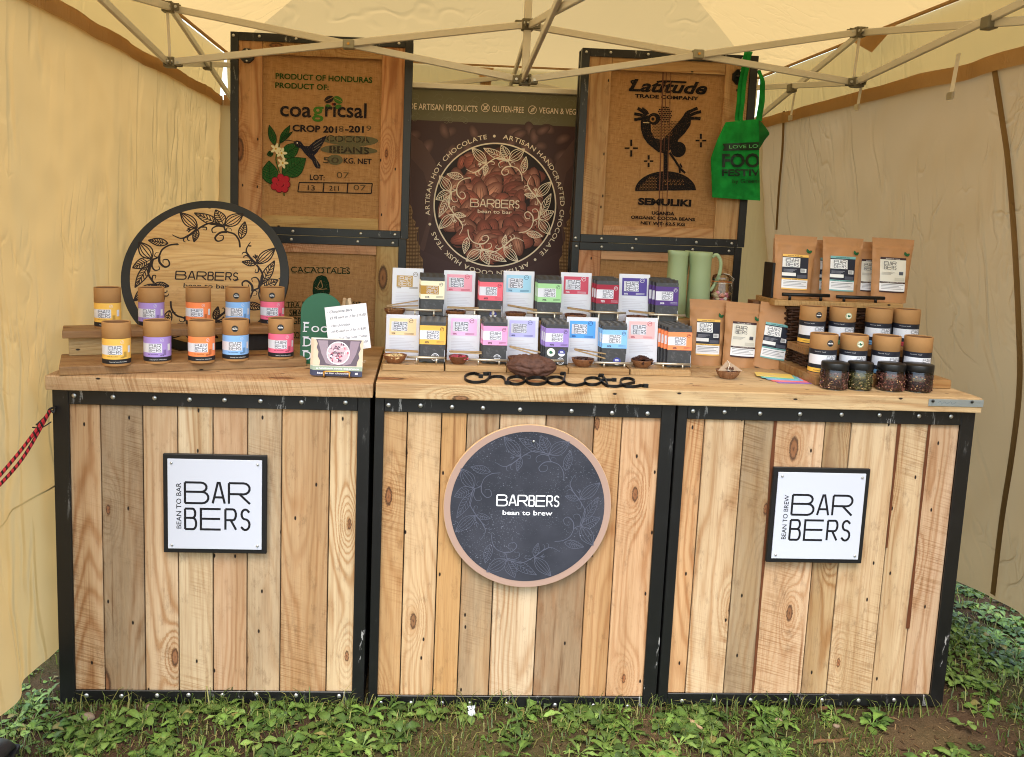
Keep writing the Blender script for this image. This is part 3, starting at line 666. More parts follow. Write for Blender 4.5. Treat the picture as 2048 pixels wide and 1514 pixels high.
def scissor(U,L_,Yend,x1=None,mid=None):
    """from a middle joint pair to the corner (or mid) joint pair at Yend"""
    x1=U.x if x1 is None else x1
    u2=Vector((x1,Yend,ZE-.06)); l2=Vector((x1,Yend,ZE-.26)) ; e=Vector((.008,0,0))
    truss_bar(U+e,l2+e); truss_bar(L_-e,u2-e)
    return u2,l2
for (U,L_) in ((LU,LL),(RU,RL)):
    for Ye in (YF+.06,YB-.06): scissor(U,L_,Ye)
scissor(CU,CL,YB-.06); scissor(CU,CL,YF+.06)
for k in (LU.x,CU.x): 
    xa,xb=(LU.x,CU.x) if k==LU.x else (CU.x,RU.x)
    for Ye in (YB-.06,): truss_bar((xa,Ye,ZE-.06),(xb,Ye,ZE-.26)); truss_bar((xa,Ye+.014,ZE-.26),(xb,Ye+.014,ZE-.06))
    truss_bar((xa,YF+.06,ZE-.06),(xb,YF+.06,ZE-.26)); truss_bar((xa,YF+.074,ZE-.26),(xb,YF+.074,ZE-.06))
for (U,L_) in ((LU,LL),(RU,RL)):                      # pivots of the side scissors
    for Ye in (YF+.06,YB-.06):
        m=(U+Vector((U.x,Ye,ZE-.26)))/2; mb=MB(); mb.box(m.x-.016,m.x+.016,m.y-.02,m.y+.02,m.z-.018,m.z+.018); gz_build(mb,'pivot_clip',M_joint,bevel=.003)
for x in (LU.x,RU.x):
    for y in (YF+.06,YB-.06):
        mb=MB(); mb.bar((x,y,gz(x,y)-.01),(x,y,ZE),.036,.036,up=(0,1,0)); gz_build(mb,'leg',M_tubing,bevel=.003)
        mb=MB(); mb.box(x-.024,x+.024,y-.024,y+.024,ZE-.09,ZE-.03); mb.box(x-.024,x+.024,y-.024,y+.024,ZE-.29,ZE-.23); gz_build(mb,'corner_bracket',M_joint,bevel=.003)
mb=MB(); mb.grid(lambda u,v:(RU.x+.055,RU.y-.16+.32*u,ZE-.012-.07*(1-abs(2*u-1))*v),10,3); gz_build(mb,'reinforcement_patch',M_band)
mb=MB(); mb.grid(lambda u,v:(CX-.10+.075*u+.012*v*(1-2*u),YB-.03,ZE-.012-.085*v),6,3); gz_build(mb,'reinforcement_patch',M_band)
for U,L_ in ((LU,LL),(RU,RL)):
    mb=MB(); mb.bar(U+Vector((.0,-.006,-.02)),L_+Vector((-.006,.02,.02)),.010,.002,up=(0,1,0)); gz_build(mb,'tie_tape',M_strap)

# side and back walls: cloth sheets hung from the frame
def wallL(y,z):
    p=(y*1.0,z*.55); f=noise.noise((p[0]*3.2+1.5*z,p[1],1.3)); s=1-z/ZL
    x=-1.135+.016*f+.010*noise.noise((y*9+2*z,z*1.1,4))*(.4+s)-.02*math.sin(max(0,s)*3.1)
    a=y*1.0-.35*s*(1-y*.25); x+=.020*math.sin(a*21+2.2*noise.noise((a*2,z,2)))*min(1,s*2.2)*(.35+.65*abs(noise.noise((a*1.4,z*.7,8)))*1.8)+.006*noise.noise((y*16+z*7,z*9-y*4,3))+.022*max(0,1-abs(y+.25+.55*s-.25*s*s)/.05)*min(1,s*3)
    if y<.0: x+=.02*(-y)*s-.03*(-y)
    return x
def hemL(y): return .105+.02*noise.noise((y*2,0,3))+.03*max(0,-y-.3)
w=thing('tent_wall','yellow cream cloth tent wall hanging at the left end of the counter','tent wall',(-1.13,.7,0))
def fL(u,v):
    y=-.98+(2.14+.98)*u; z0=hemL(y); z=z0+(ZL-z0)*v; return (wallL(y,z),y,z)
mb=MB(); mb.grid(fL,150,70); mb.build('sheet',M_wallL,w,world=True)
mb=MB(); mb.grid(lambda u,v:(wallL(-.98+3.08*u,ZL)+.010+.004*noise.noise((u*30,v,0)),-.98+3.08*u,ZL-.028+.045*v+.006*noise.noise((u*14,0,8))),110,3); mb.build('hem_band',M_band,w,world=True)
mb=MB(); mb.grid(lambda u,v:(wallL(-.98+3.08*u,hemL(-.98+3.08*u)+.2)+.003,-.98+3.08*u,.44+.12*u+.10*math.sin(2.4*u+1)+.005*v),90,1); mb.build('seam',plain('pale_seam',S(212,180,120),.8),w,world=True)
def wallR(y,z):
    s=max(0,1-z/ZL); f=noise.noise((y*2.2+1.2*z,z*1.4,11.3))
    return 1.535+.30*s**1.15+.022*f*(.5+s)+.012*noise.noise((y*7+z*3,z*5,21))+.035*math.sin(y*4.2+z*1.5)*s
def hemR(y): return .10+.035*noise.noise((y*2.4,0,31))+.03*math.sin(y*5)
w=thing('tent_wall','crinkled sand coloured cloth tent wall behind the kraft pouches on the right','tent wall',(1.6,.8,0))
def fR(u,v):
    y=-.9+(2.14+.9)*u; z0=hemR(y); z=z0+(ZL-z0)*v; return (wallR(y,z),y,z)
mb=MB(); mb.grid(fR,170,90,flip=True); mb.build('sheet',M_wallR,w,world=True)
mb=MB(); mb.grid(lambda u,v:(wallR(-.9+2.98*u,ZL)-.012,-.9+2.98*u,ZL-.03+.05*v+.006*noise.noise((u*12,0,5))),110,3,flip=True); mb.build('hem_band',M_band,w,world=True)
def strip(px):
    mb=MB(); P=[]
    for (x,y) in cat(px,6):
        Y=.4
        for k in range(14):
            q=aty(x,y,Y); e=wallR(Y,q.z)-q.x; Y+=e*1.1/(abs((aty(x,y,Y+.01).x-q.x)/.01)+.25)
        q=aty(x,y,Y); P.append(Vector((wallR(Y,q.z)-.006,Y,q.z)))
    n=mb.add([p+Vector((-.002*s*s,.013*s,0)) for p in P for s in (-1,0,1)])
    for i in range(len(P)-1):
        for k in (0,1): a=n+3*i+k; mb.face((a,a+1,a+4,a+3),0,True)
    mb.build('zip_strip',M_zip,w,world=True)
strip([(1994,140),(2008,230),(2022,330),(2034,480),(2042,640),(2044,770),(2030,900),(2008,1040),(1990,1190)])
strip([(1571,222),(1568,300),(1561,380),(1556,460)])
for px,py in ((1600,200),(1738,172),(1931,140)):
    P=atx(px,py,1.50); mb=MB(); mb.grid(lambda u,v:(P.x-.02-.01*v,P.y+.022*u,P.z+.05-.12*v),1,5); q=mb.build('hook_strap',M_strap,w,world=True)
    mb=MB(); mb.box(P.x-.036,P.x-.028,P.y-.002,P.y+.026,P.z-.088,P.z-.066); mb.build('buckle',M_alu,w,world=True)
w=thing('tent_wall','pale cloth tent wall at the back, behind the sacking crates','tent wall',(.2,2.1,0))
mb=MB(); mb.grid(lambda u,v:(-1.17+(wallR(2.07,.1+(ZL-.1)*v)+.02+1.17)*u,2.09+.015*noise.noise((u*6,v*2,2)),.1+(ZL-.1)*v),60,30); mb.build('sheet',M_roof,w,world=True)
mb=MB(); mb.grid(lambda u,v:(XL+.0+(XR-XL)*u,2.065,ZL-.03+.05*v),30,1); mb.build('hem_band',M_band,w,world=True)

# ------------------------------------------------------------------ crates of the counter
H=.87
XS=[-1.0905,-.2686,-.2564,.5513,.5570,1.3868]
ZB=[.002,-.008,.004]
_scr={}
def screws(parent, root, pts, r, mat_):
    """dome headed screws, one object each, sharing a mesh; pts in the frame of root (world minus root for unrotated things)"""
    for p in pts:
        k=(round(r,5),mat_.name)
        if k not in _scr:
            mb=MB(); mb.blob((0,-.0005,0),r,.003,r,10,6); o=mb.build('screw',mat_,parent); _scr[k]=o
        else:
            o=_scr[k].copy(); COL.objects.link(o); o.parent=parent
        o.location=p
def front_crate(label,x0,x1,zb,edges,tints,scr_t,scr_b,depth=.56,gaps=(),bw=(.041,.033,.040,.034)):
    t=thing('counter_crate',label,'crate',((x0+x1)/2,depth/2,zb))
    sl,sr,tw,bb=bw; mb=MB()
    for a,b in ((x0,x0+sl),(x1-sr,x1)): mb.box(a,b,0,.006,zb,H)
    mb.box(x0+sl,x1-sr,.0004,.0062,H-tw,H); mb.box(x0+sl,x1-sr,.0004,.0062,zb,zb+bb)
    for a,s in ((x0,1),(x1,-1)):
        mb.box(*sorted((a,a+.005*s)),.0062,.046,zb,H-.001); mb.box(*sorted((a,a+.005*s)),depth-.045,depth,zb,H-.001)
        mb.box(*sorted((a,a+.005*s)),.046,depth-.045,H-.045,H-.001); mb.box(*sorted((a,a+.005*s)),.046,depth-.045,zb,zb+.04)
    f=mb.build('frame',[M_frame],t,world=True,bevel=.0012)
    pts=[aty(px,py,-.001)-Vector(t.location) for px,py in scr_t+scr_b]
    screws(f,t,pts,.0062,M_steel)
    mb=MB(); xs=[aty(px,830,0).x for px in edges]; xs[0]=x0+sl-.002; xs[-1]=x1-sr+.002
    for i in range(len(xs)-1):
        g0=.0014; mb.box(xs[i]+(g0 if i else 0),xs[i+1]-(g0 if i<len(xs)-2 else 0),.0075+random.uniform(0,.0025),.026,zb+bb-.003,H-tw+.003,0,tints[i],'z')
    p=mb.build('plank_panel',[M_wood],t,world=True,bevel=.0015)
    mb=MB()
    for px,top,bot in gaps:
        x=aty(px,830,0).x; n=14
        zs=[zb+bb+(H-tw-zb-bb)*(bot+(top-bot)*k/n) for k in range(n+1)]
        wv=[.0030+.0035*abs(noise.noise((x*9,z*4,3)))+.002*noise.noise((x,z*15,1)) for z in zs]
        k=mb.add([q for z,w_ in zip(zs,wv) for q in ((x-w_,.0062,z),(x+w_,.0062,z))])
        for i in range(n): mb.face((k+2*i,k+2*i+1,k+2*i+3,k+2*i+2),0)
    if gaps: q=mb.build('bark_edge',M_bark,p); q.location=-Vector(t.location)
    mb=MB(); mb.box(x0+.006,x1-.006,.028,.034,zb+.005,H-.003)
    for a,b in ((x0+.006,x0+.016),(x1-.016,x1-.006)): mb.box(a,b,.036,depth-.004,zb+.005,H-.003)
    mb.build('backing_board',plain('dark_board',S(40,30,22),.9),t,world=True)
    return t
front_crate('planked crate under the left counter top, carrying a white square sign',XS[0],XS[1],ZB[0],
 (133,198,283,353,424,494,563,660,717),[T(216,172,122),T(182,148,108,.6),T(218,178,130,.05),T(224,190,142),T(214,170,124),T(208,172,126,.4),T(204,158,106,.12),T(224,186,134,.05)],
 [(148,791),(226,794),(309,796),(379,799),(449,800),(521,802),(603,804),(691,805)],[(173,1391),(243,1392),(314,1391),(377,1390),(445,1390),(513,1389),(592,1391),(678,1392)])
front_crate('planked crate in the middle of the counter, carrying the round slate board',XS[2],XS[3],ZB[1],
 (769,815,884,935,1001,1094,1191,1247,1322),[T(212,162,104,.05),T(222,178,124,.05),T(208,154,92),T(200,160,112,.55),T(226,190,144),T(172,128,86,.6),T(212,160,104),T(222,170,118)],
 [(777,810),(841,811),(904,814),(966,816),(1040,819),(1143,822),(1224,826),(1295,827)],[(762,1406),(822,1406),(884,1406),(940,1407),(1013,1408),(1110,1410),(1187,1411),(1255,1413)],bw=(.025,.038,.040,.034))
front_crate('planked crate at the right end of the counter, carrying a white square sign',XS[4],XS[5],ZB[2],
 (1375,1413,1493,1554,1656,1709,1803,1866,1924),[T(218,164,108),T(224,184,134),T(186,152,108,.6),T(224,180,132),T(200,160,108,.35),T(224,186,136),T(220,182,132),T(224,182,138)],
 [(1386,822),(1449,824),(1520,827),(1600,828),(1683,829),(1759,830),(1838,832),(1902,833)],[(1364,1402),(1428,1400),(1501,1400),(1571,1400),(1644,1400),(1717,1401),(1788,1400)],
 gaps=((1554,1,0),(1803,1,.55),(1864,1,.25)),bw=(.027,.038,.040,.034))

ZT=.912
def top(label,x0,x1,tint,joints,y0=-.02,y1=.60,z1=ZT):
    t=thing('worktop',label,'worktop',((x0+x1)/2,.29,H)); mb=MB(); ys=[y0]+joints+[y1]
    for i in range(len(ys)-1): mb.box(x0,x1,ys[i],ys[i+1]-.0015,H+.0006,z1-random.uniform(0,.001),0,tint[i%len(tint)],'x')
    mb.build('boards',M_top,t,world=True,bevel=.003,bseg=2); return t
top('brown board counter top lying on the left crate',-1.099,-.2615,[T(208,164,112,.18,.8),T(214,172,118,.1,.8),T(204,160,108,.15,.8)],[.19,.40],z1=ZT-.003)
tr=top('long pale board counter top spanning the middle and right crates',-.2545,1.3885,[T(216,178,124,.12,.84),T(222,182,128,.06,.84),T(210,170,116,.1,.84)],[.20,.41])
mb=MB(); a=aty(1858,797,-.0212); b=aty(1957,815,-.0212)
mb.box(a.x,1.3905,-.0225,-.0203,b.z+.001,a.z-.001); mb.box(1.3887,1.3905,-.0203,.07,b.z+.001,a.z-.001)
br=mb.build('corner_plate',plain('galvanised_plate',S(150,158,160),.45,.6,.5,.12,40),tr,world=True,bevel=.0006)
screws(br,tr,[aty(px,py,-.0235)-Vector(tr.location) for px,py in ((1866,802),(1944,804))],.0042,M_black)
P_=Print(lambda u,v,l:(a.x+.024+u,-.0226-l,(a.z+b.z)/2+v)); P_.line(cat([(0,-.001),(.008,.004),(.012,-.004),(.02,.003),(.026,-.003),(.036,.004),(.042,-.003),(.052,.003)],4),.0009,S(110,120,124)); P_.build('engraving',br).location=-Vector(tr.location)
# ------------------------------------------------------------------ signs screwed to the crates
def flat(Y): return lambda u,v,l:(u,Y-l,v)
class PP(Print):
    """print on the upright plane y = Y, measured on the photograph; zoom = (scale, x0, y0) of the enlargement measured on"""
    def __init__(s,Y,zoom=(1,0,0),org=(0,0,0)):
        super().__init__(lambda u,v,l:(u-org[0],Y-l-org[1],v-org[2])); s.Y=Y; s.z=zoom
    def p(s,u,v):
        P=aty(s.z[1]+u/s.z[0], s.z[2]+v/s.z[0], s.Y); return (P.x,P.z)
    def k(s): return mpp(Vector((0,s.Y,1.2)))/s.z[0]
    def tx(s,t,u0,u1,v,cap,c,**kw):
        a=s.p(u0,v); b=s.p(u1,v); s.text(t,(a[0]+b[0])/2,(a[1]+b[1])/2,cap*s.k(),c,width=b[0]-a[0],**kw)
    def pl(s,pts,c,**kw): s.poly([s.p(*q) for q in pts],c,**kw)
    def ln(s,pts,w,c,sm=0,**kw):
        q=[s.p(*x) for x in pts]; s.line(cat(q,sm) if sm else q,w*s.k(),c,**kw)
    def el(s,u,v,rx,ry,c,**kw): a=s.p(u,v); s.ell(a[0],a[1],rx*s.k(),ry*s.k(),c,**kw)

def square_sign(label,cx,cz,side_text,w=.2705):
    t=thing('square_sign',label,'sign',(cx,-.001,cz)); mb=MB(); mb.box(-w/2,w/2,-.0095,0,-w/2,w/2); mb.build('backing_board',plain('black_board',S(20,20,21),.45),t,bevel=.0015)
    h=w/2-.0125; mb=MB(); mb.box(-h,h,-.0125,-.0096,-h,h); mb.build('face_plate',plain('white_plate',S(184,187,198),.35,0,.4),t,bevel=.0006)
    P=Print(flat(-.0126)); logo(P,-.104,-.068,.196,S(18,18,24),.0003,side_text,1.0,.128); P.build('lettering',t)
    screws(t,t,[(x,-.0128,z) for x in (-.112,.112) for z in (-.112,.112)],.0036,M_steel)
square_sign('white square sign with a black rim on the left crate',-.8066+.1353,.7061-.1353,'BEAN TO BAR')
square_sign('white square sign with a black rim on the right crate',.8302+.1353,.7040-.1353,'BEAN TO BREW')

c=aty(1055,1013.5,-.008); r0=.2275
t=thing('round_sign','round slate grey board with a pinkish rim on the middle crate','sign',(c.x,-.001,c.z))
def disc(mb,r,y0,y1,seg=96,m=0):
    a=mb.add([(r*math.cos(2*math.pi*i/seg),y1,r*math.sin(2*math.pi*i/seg)) for i in range(seg)]); b=mb.add([(r*math.cos(2*math.pi*i/seg),y0,r*math.sin(2*math.pi*i/seg)) for i in range(seg)])
    for i in range(seg): j=(i+1)%seg; mb.face((a+i,b+i,b+j,a+j)[::-1],m)
    mb.face([b+i for i in range(seg)],m); mb.face([a+i for i in range(seg)][::-1],m)
mb=MB(); disc(mb,r0,-.010,0); mb.build('board',plain('birch_edge',S(196,160,118),.6,0,.3,.1,30),t,bevel=.0008)
P=Print(flat(-.0101)); P.ring(0,0,r0-.0185,r0-.001,S(160,132,118),.0003,96); P.build('rim',t)
g=G('chalky_slate',.75,.25); o=g.obj(); n1=g.noise(o,7,4,.6); sp=g.noise(g.mul(o,(300,300,420)),1.0,2,.6); gate=g.noise(g.mul(o,(5,5,12)),1.0,3,.6)
cc=g.mix(g.step(n1,.35,.7),S(44,46,54),S(58,59,68)); cc=g.mix(g.math('MULTIPLY',g.step(sp,.63,.72),g.step(gate,.4,.65)),cc,S(140,142,156)); g.base(cc); M_slate=g.m
mb=MB(); disc(mb,r0-.0186,-.0112,-.0102); mb.build('slate_face',M_slate,t)
P=Print(flat(-.0113)); fc=S(84,86,100)
for k in range(4): sprig(P,0,0,r0-.022,R(-90*k-4),fc,.0016,.0003)
w_=S(236,236,240); logo1(P,0,-.004+.008,.168,.029,w_,.0006,1.05); P.text('bean to brew',0,-.0235+.002,.0135,w_,.0006,bold=.012,width=.135); P.build('lettering',t)
screws(t,t,[(.008,-.0115,.183)],.0036,M_steel)

# ------------------------------------------------------------------ sacking crates behind the counter
YC=1.10
def back_crate(name_label,x0,x1,z0,z1,stL,stR,rt,rb,fw=.030,handle=None,depth=.075):
    t=thing('display_crate',name_label,'crate',((x0+x1)/2,YC+depth/2,z0)); o=(0,0,0)
    mb=MB()
    for a,b in ((x0,x0+fw),(x1-fw,x1)): mb.box(a,b,YC,YC+.005,z0,z1)
    mb.box(x0+fw,x1-fw,YC+.0004,YC+.0052,z1-fw,z1); mb.box(x0+fw,x1-fw,YC+.0004,YC+.0052,z0,z0+fw)
    for a,s in ((x0,1),(x1,-1)): mb.box(*sorted((a,a+.005*s)),YC+.005,YC+.035,z0,z1-.001); mb.box(*sorted((a,a+.005*s)),YC+depth-.02,YC+depth,z0,z1-.001)
    f=mb.build('frame',[M_frame],t,world=True,bevel=.001)
    w=x1-x0
    screws(f,t,[Vector((x0+w*k+random.uniform(-.01,.01),YC-.0008,zz+random.uniform(-.002,.002)))-Vector(t.location) for zz in (z1-fw/2,z0+fw/2) for k in (.03,.16,.36,.72,.92)],.0058,M_steel)
    a0,a1,b0,b1=x0+fw-.001,x1-fw+.001,z0+fw-.001,z1-fw+.001
    mb=MB(); y0,y1=YC+.0055,YC+.026; tn=lambda: T(206+random.randint(-8,8),156+random.randint(-8,8),98+random.randint(-6,8),random.uniform(0,.2),.9)  # same wood as the counter, brightened in colour against the dimmer light here
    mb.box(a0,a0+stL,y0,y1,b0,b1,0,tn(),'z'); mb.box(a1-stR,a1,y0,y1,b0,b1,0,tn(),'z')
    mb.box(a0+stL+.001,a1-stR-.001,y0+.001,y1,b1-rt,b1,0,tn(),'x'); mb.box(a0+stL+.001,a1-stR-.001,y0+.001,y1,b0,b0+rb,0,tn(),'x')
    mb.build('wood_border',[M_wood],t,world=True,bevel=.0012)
    Yb=YC+.018; mb=MB(); ux0,ux1,uz0,uz1=a0+stL-.002,a1-stR+.002,b0+rb-.002,b1-rt+.002
    mb.grid(lambda u,v:(ux0+(ux1-ux0)*u, Yb+.0015*noise.noise((u*5,v*6,x0*9)), uz0+(uz1-uz0)*v),24,24)
    bu=mb.build('sacking_panel',M_burlap,t,world=True)
    mb=MB(); mb.box(x0+.006,x1-.006,YC+.03,YC+.036,z0+.004,z1-.003)
    for a,b in ((x0+.0055,x0+.015),(x1-.015,x1-.0055)): mb.box(a,b,YC+.037,YC+depth-.002,z0+.004,z1-.004)
    mb.build('backing_board',plain('dark_board_back',S(56,42,30),.9),t,world=True)
    if handle:
        px,py,r=handle; q=aty(px,py,YC); r*=mpp(q); mb=MB(); n=8
        a=mb.add([(q.x+r*math.cos(R(22.5+45*i)),YC+.0045,q.z+r*math.sin(R(22.5+45*i))) for i in range(n)]); b=mb.add([(q.x+r*.94*math.cos(R(22.5+45*i)),YC-.004,q.z+r*.94*math.sin(R(22.5+45*i))) for i in range(n)])
        for i in range(n): mb.face((a+i,a+(i+1)%n,b+(i+1)%n,b+i),0)
        mb.face([b+i for i in range(n)],0)
        mb.tube([(q.x-r*.5,YC-.005,q.z),(q.x-r*.4,YC-.012,q.z),(q.x+r*.4,YC-.012,q.z),(q.x+r*.5,YC-.005,q.z)],r*.13,8)
        h=mb.build('recessed_handle',M_black,t,world=True)
        screws(h,t,[Vector((q.x,YC-.0045,q.z+s*r*.7))-Vector(t.location) for s in (1,-1)],.0042,M_steel)
    return t,bu,Yb
def sack_print(t,bu,Yb,zoom): return PP(Yb-.0022,zoom,t.location)

xa,xb=(aty(455,58,YC).x+aty(470,452,YC).x)/2-.004,(aty(827,84,YC).x+aty(816,478,YC).x)/2
zs=aty(640,472,YC).z; zt=(aty(455,58,YC).z+aty(827,84,YC).z)/2
L1=back_crate('upper sacking crate on the left, printed with a hummingbird and red berries',xa,xb,zs,zt,.088,.086,.047,.044,handle=(494,111,15.5))
L2=back_crate('lower sacking crate on the left, printed with a dark green candle',xa-.004,xb-.006,0.012,zs-.001,.088,.086,.036,.05)
xc,xd=(aty(1162,101,YC).x+aty(1148,485,YC).x)/2,(aty(1520,106,YC).x+aty(1487,493,YC).x)/2
zs2=aty(1318,489,YC).z; zt2=(aty(1162,101,YC).z+aty(1520,106,YC).z)/2
R1=back_crate('upper sacking crate on the right, printed with a black dancing crane',xc,xd,zs2,zt2,.088,.094,.046,.038,handle=(1480,154,16.5))
R2=back_crate('lower sacking crate on the right, plain cloth behind the green jugs',xc-.002,xd-.008,.010,zs2-.001,.088,.094,.036,.05)

P=sack_print(*L1,(3.44,440,40)); K=S(34,32,36); GR=S(36,72,30); FD=S(92,76,56); SM=S(96,92,68)
P.el(900,830,190,34,SM,lift=.0001,wob=.06); P.el(880,893,185,32,SM,lift=.0001,wob=.06); P.el(792,962,52,34,SM,lift=.0001)
P.tx('PRODUCT OF HONDURAS',382,1048,418,37,GR,bold=.024); P.tx('PRODUCT OF:',380,748,474,36,GR,bold=.024)
P.tx('coa',412,628,664,102,K,bold=.016); P.tx('g',634,712,664,102,S(62,110,44),bold=.016); P.tx('ricsal',722,1008,668,100,K,bold=.016)
P.el(750,546,33,22,K,rot=R(28)); P.el(812,549,33,22,S(58,104,44),rot=R(-28)); P.el(748,597,24,14,S(58,104,44),rot=R(-20)); P.el(812,597,24,14,S(58,104,44),rot=R(20)); P.el(778,579,9,9,S(130,40,34))
P.ln([(722,560),(778,532)],3,S(170,124,76),lift=.0006); P.ln([(784,535),(840,562)],3,S(170,124,76),lift=.0006)
P.tx('CROP 201',498,806,770,43,K,bold=.035); P.tx('8',816,850,768,40,FD,bold=.0); P.tx('-201',860,990,772,43,K,bold=.035); P.tx('9',1006,1040,764,38,FD)
P.tx('COCOA',732,1030,840,42,S(58,54,44),bold=.02); P.tx('BEANS',752,1026,916,44,S(52,48,42),bold=.03)
for u in (752,806,866,930,1000): P.ln([(u,796),(u,845)],5,S(128,104,70),lift=.0007)
for u in (775,830,880,930,990): P.ln([(u,868),(u,920)],5,S(112,98,70),lift=.0007)
P.tx('50',708,818,984,40,S(70,62,50),bold=.01); P.tx('KG. NET',850,1043,988,36,K,bold=.022)
P.tx('07',802,888,1088,42,FD); P.tx('LOT:',618,720,1102,38,K,bold=.02)
P.ln([(545,1118),(1048,1124)],7,K); P.ln([(536,1182),(1040,1194)],7,K); P.ln([(545,1118),(536,1182)],7,K); P.ln([(1048,1124),(1040,1194)],7,K); P.ln([(715,1120),(709,1186)],8,K); P.ln([(880,1122),(874,1192)],8,K)
P.tx('13',603,652,1172,35,K,bold=.006); P.tx('211',752,818,1174,33,K,bold=.006); P.tx('07',918,1004,1172,38,FD)
LG=S(36,82,40); LD=S(20,44,24)
for b,tp,w_ in (((378,862),(338,722),24),((412,850),(482,724),22),((408,842),(500,768),12),((430,944),(548,850),46),((428,1066),(592,952),66),((346,1128),(338,968),56),((350,940),(340,900),20)):
    leafp(P,P.p(*b),P.p(*tp),w_*P.k(),LD,4*P.k(),.0005,6,LG)
P.ln([(412,850),(398,905),(385,960),(410,1050)],7,LG,4)
for cu,cv in ((384,886),(424,916),(432,984)):
    for a in range(5): P.el(cu+20*math.cos(a*1.257),cv+20*math.sin(a*1.257),19,9,S(216,206,166),lift=.0007,rot=-a*1.257,n=14)
    P.el(cu,cv,7,7,S(190,150,60),lift=.0008,n=10)
P.ln([(440,1190),(442,1210)],8,LG)
for cu,cv in ((380,1106),(418,1082),(455,1096),(374,1146),(414,1128),(460,1132),(408,1164),(446,1164),(430,1106)): P.el(cu,cv,25,25,S(92,24,34),lift=.0006,n=16); P.el(cu-1,cv-1,21,21,S(168,40,54),lift=.00065,n=16)
BK=S(30,32,44)
P.ln([(446,828),(480,829),(520,838)],4,BK,4)
P.pl([(505,842),(528,828),(556,836),(578,866),(612,868),(660,826),(736,793),(722,826),(706,856),(690,880),(668,912),(646,932),(668,965),(692,1000),(688,1022),(662,1020),(648,1000),(632,965),(612,945),(586,922),(560,886),(534,876),(514,860)],BK)
for q in ((700,820,640,862),(704,842,646,880),(692,868,640,900),(660,960,676,1010)): P.ln([q[:2],q[2:]],3,S(120,110,96),lift=.0006)
P.el(532,846,5,5,S(220,210,190),lift=.0007,n=10)
P.build('sack_print',L1[0],M_ink)

P=sack_print(*R1,(3.693,1140,90)); K=S(26,25,28); BG=S(150,108,64)
P.tx('Latitude',432,1012,350,86,K,bold=.03,shear=.32); P.ln([(640,272),(700,268),(860,276)],13,K,4); P.ln([(436,330),(470,300),(452,268),(500,262)],12,K,4)
P.tx('TRADE COMPANY',478,950,398,26,K,bold=.035)
for f in (((560,520),(545,498),(500,466)),((555,532),(520,516),(474,508)),((552,548),(520,545),(474,552)),((575,512),(560,490),(530,468))): P.ln(f,22,K,4)
for f in (((860,520),(890,490),(942,466)),((870,530),(920,505),(968,492)),((870,545),(920,540),(964,545)),((850,520),(865,500),(900,484))): P.ln(f,22,K,4)
P.pl([(540,520),(590,520),(596,580),(600,640),(625,690),(680,700),(740,640),(800,570),(850,505),(895,530),(890,590),(850,650),(800,700),(790,730),(740,775),(700,800),(650,790),(600,750),(575,730),(540,680),(524,620),(522,570)],K)
P.el(620,545,46,42,K,lift=.0005); P.el(612,547,22,22,BG,lift=.0006,n=18); P.el(612,547,12,12,K,lift=.0007,n=14); P.ln([(540,572),(585,575)],6,S(200,180,140),lift=.0007)
for i in range(9):
    for j in range(8):
        u,v=655+i*11.5+(j%2)*6,462+j*15
        if ((u-700)/52)**2+((v-518)/64)**2<1: P.el(u,v,5.2,5.8,K,lift=.0004,n=8)
for i in range(26):
    for j in range(15):
        u,v=590+i*10.5+(j%2)*5,545+j*11
        if v>590+(abs(u-700)*-.62) and v<690-(u-690)*.62*(u>690) and u<850 and (u-610)>-(v-560)*.02 and v>560: P.el(u,v,3.6,3.6,K,lift=.00045,n=6); 
for i in range(14):
    for j in range(8):
        u,v=606+i*11+(j%2)*5,604+j*11
        if v<700-(abs(u-650))*.3: P.el(u,v,2.6,2.6,BG,lift=.00055,n=6)
P.pl([(690,780),(722,780),(720,935),(692,935)],K,lift=.0005); P.el(800,772,56,56,K,lift=.0005); P.ln([(735,795),(780,860),(815,915),(850,945)],16,K,lift=.0005); P.ln([(806,900),(812,945)],14,K,lift=.0005); P.ln([(826,905),(812,876)],12,K)
P.pl([(480,1078)]+[(705+226*math.cos(R(a)),1078-146*math.sin(R(a))) for a in range(170,5,-8)]+[(930,1072)],K)
for i in range(40):
    for j in range(11):
        u,v=495+i*11+(j%2)*5,965+j*11
        if ((u-575)/90)**2+((v-1050)/90)**2<1 and v<1075 and u<640 and u+v>1560 or (690<u<840 and 990<v<1040 and (u+v)%3<2): P.el(u,v,3.0,3.0,BG,lift=.0006,n=6)
for cu,cv,r in ((452,762,62),(580,858,44),(966,706,50)):
    for dx,dy in ((0,1),(0,-1),(.8,0),(-.8,0)): P.ln([(cu+dx*r*.25,cv+dy*r*.25),(cu+dx*r*.65,cv+dy*r*.65),(cu+dx*r,cv+dy*r)],15 if dy else 11,K)
P.tx('SEMULIKI',500,894,1184,48,K,bold=.05); P.tx('UGANDA',602,770,1255,25,K,bold=.04); P.tx('ORGANIC COCOA BEANS',448,922,1291,23,K,bold=.035); P.tx('NET WT: 62.5 KG',520,848,1330,23,K,bold=.035)
# purple-brown dye lines woven down the cloth
for u,w_ in ((688,9),(712,4),(746,5)): P.ln([(u,168),(u-10,500),(u-22,900),(u-36,1345)],w_,S(104,68,56),4,lift=.00012)
P.build('sack_print',R1[0],M_ink)

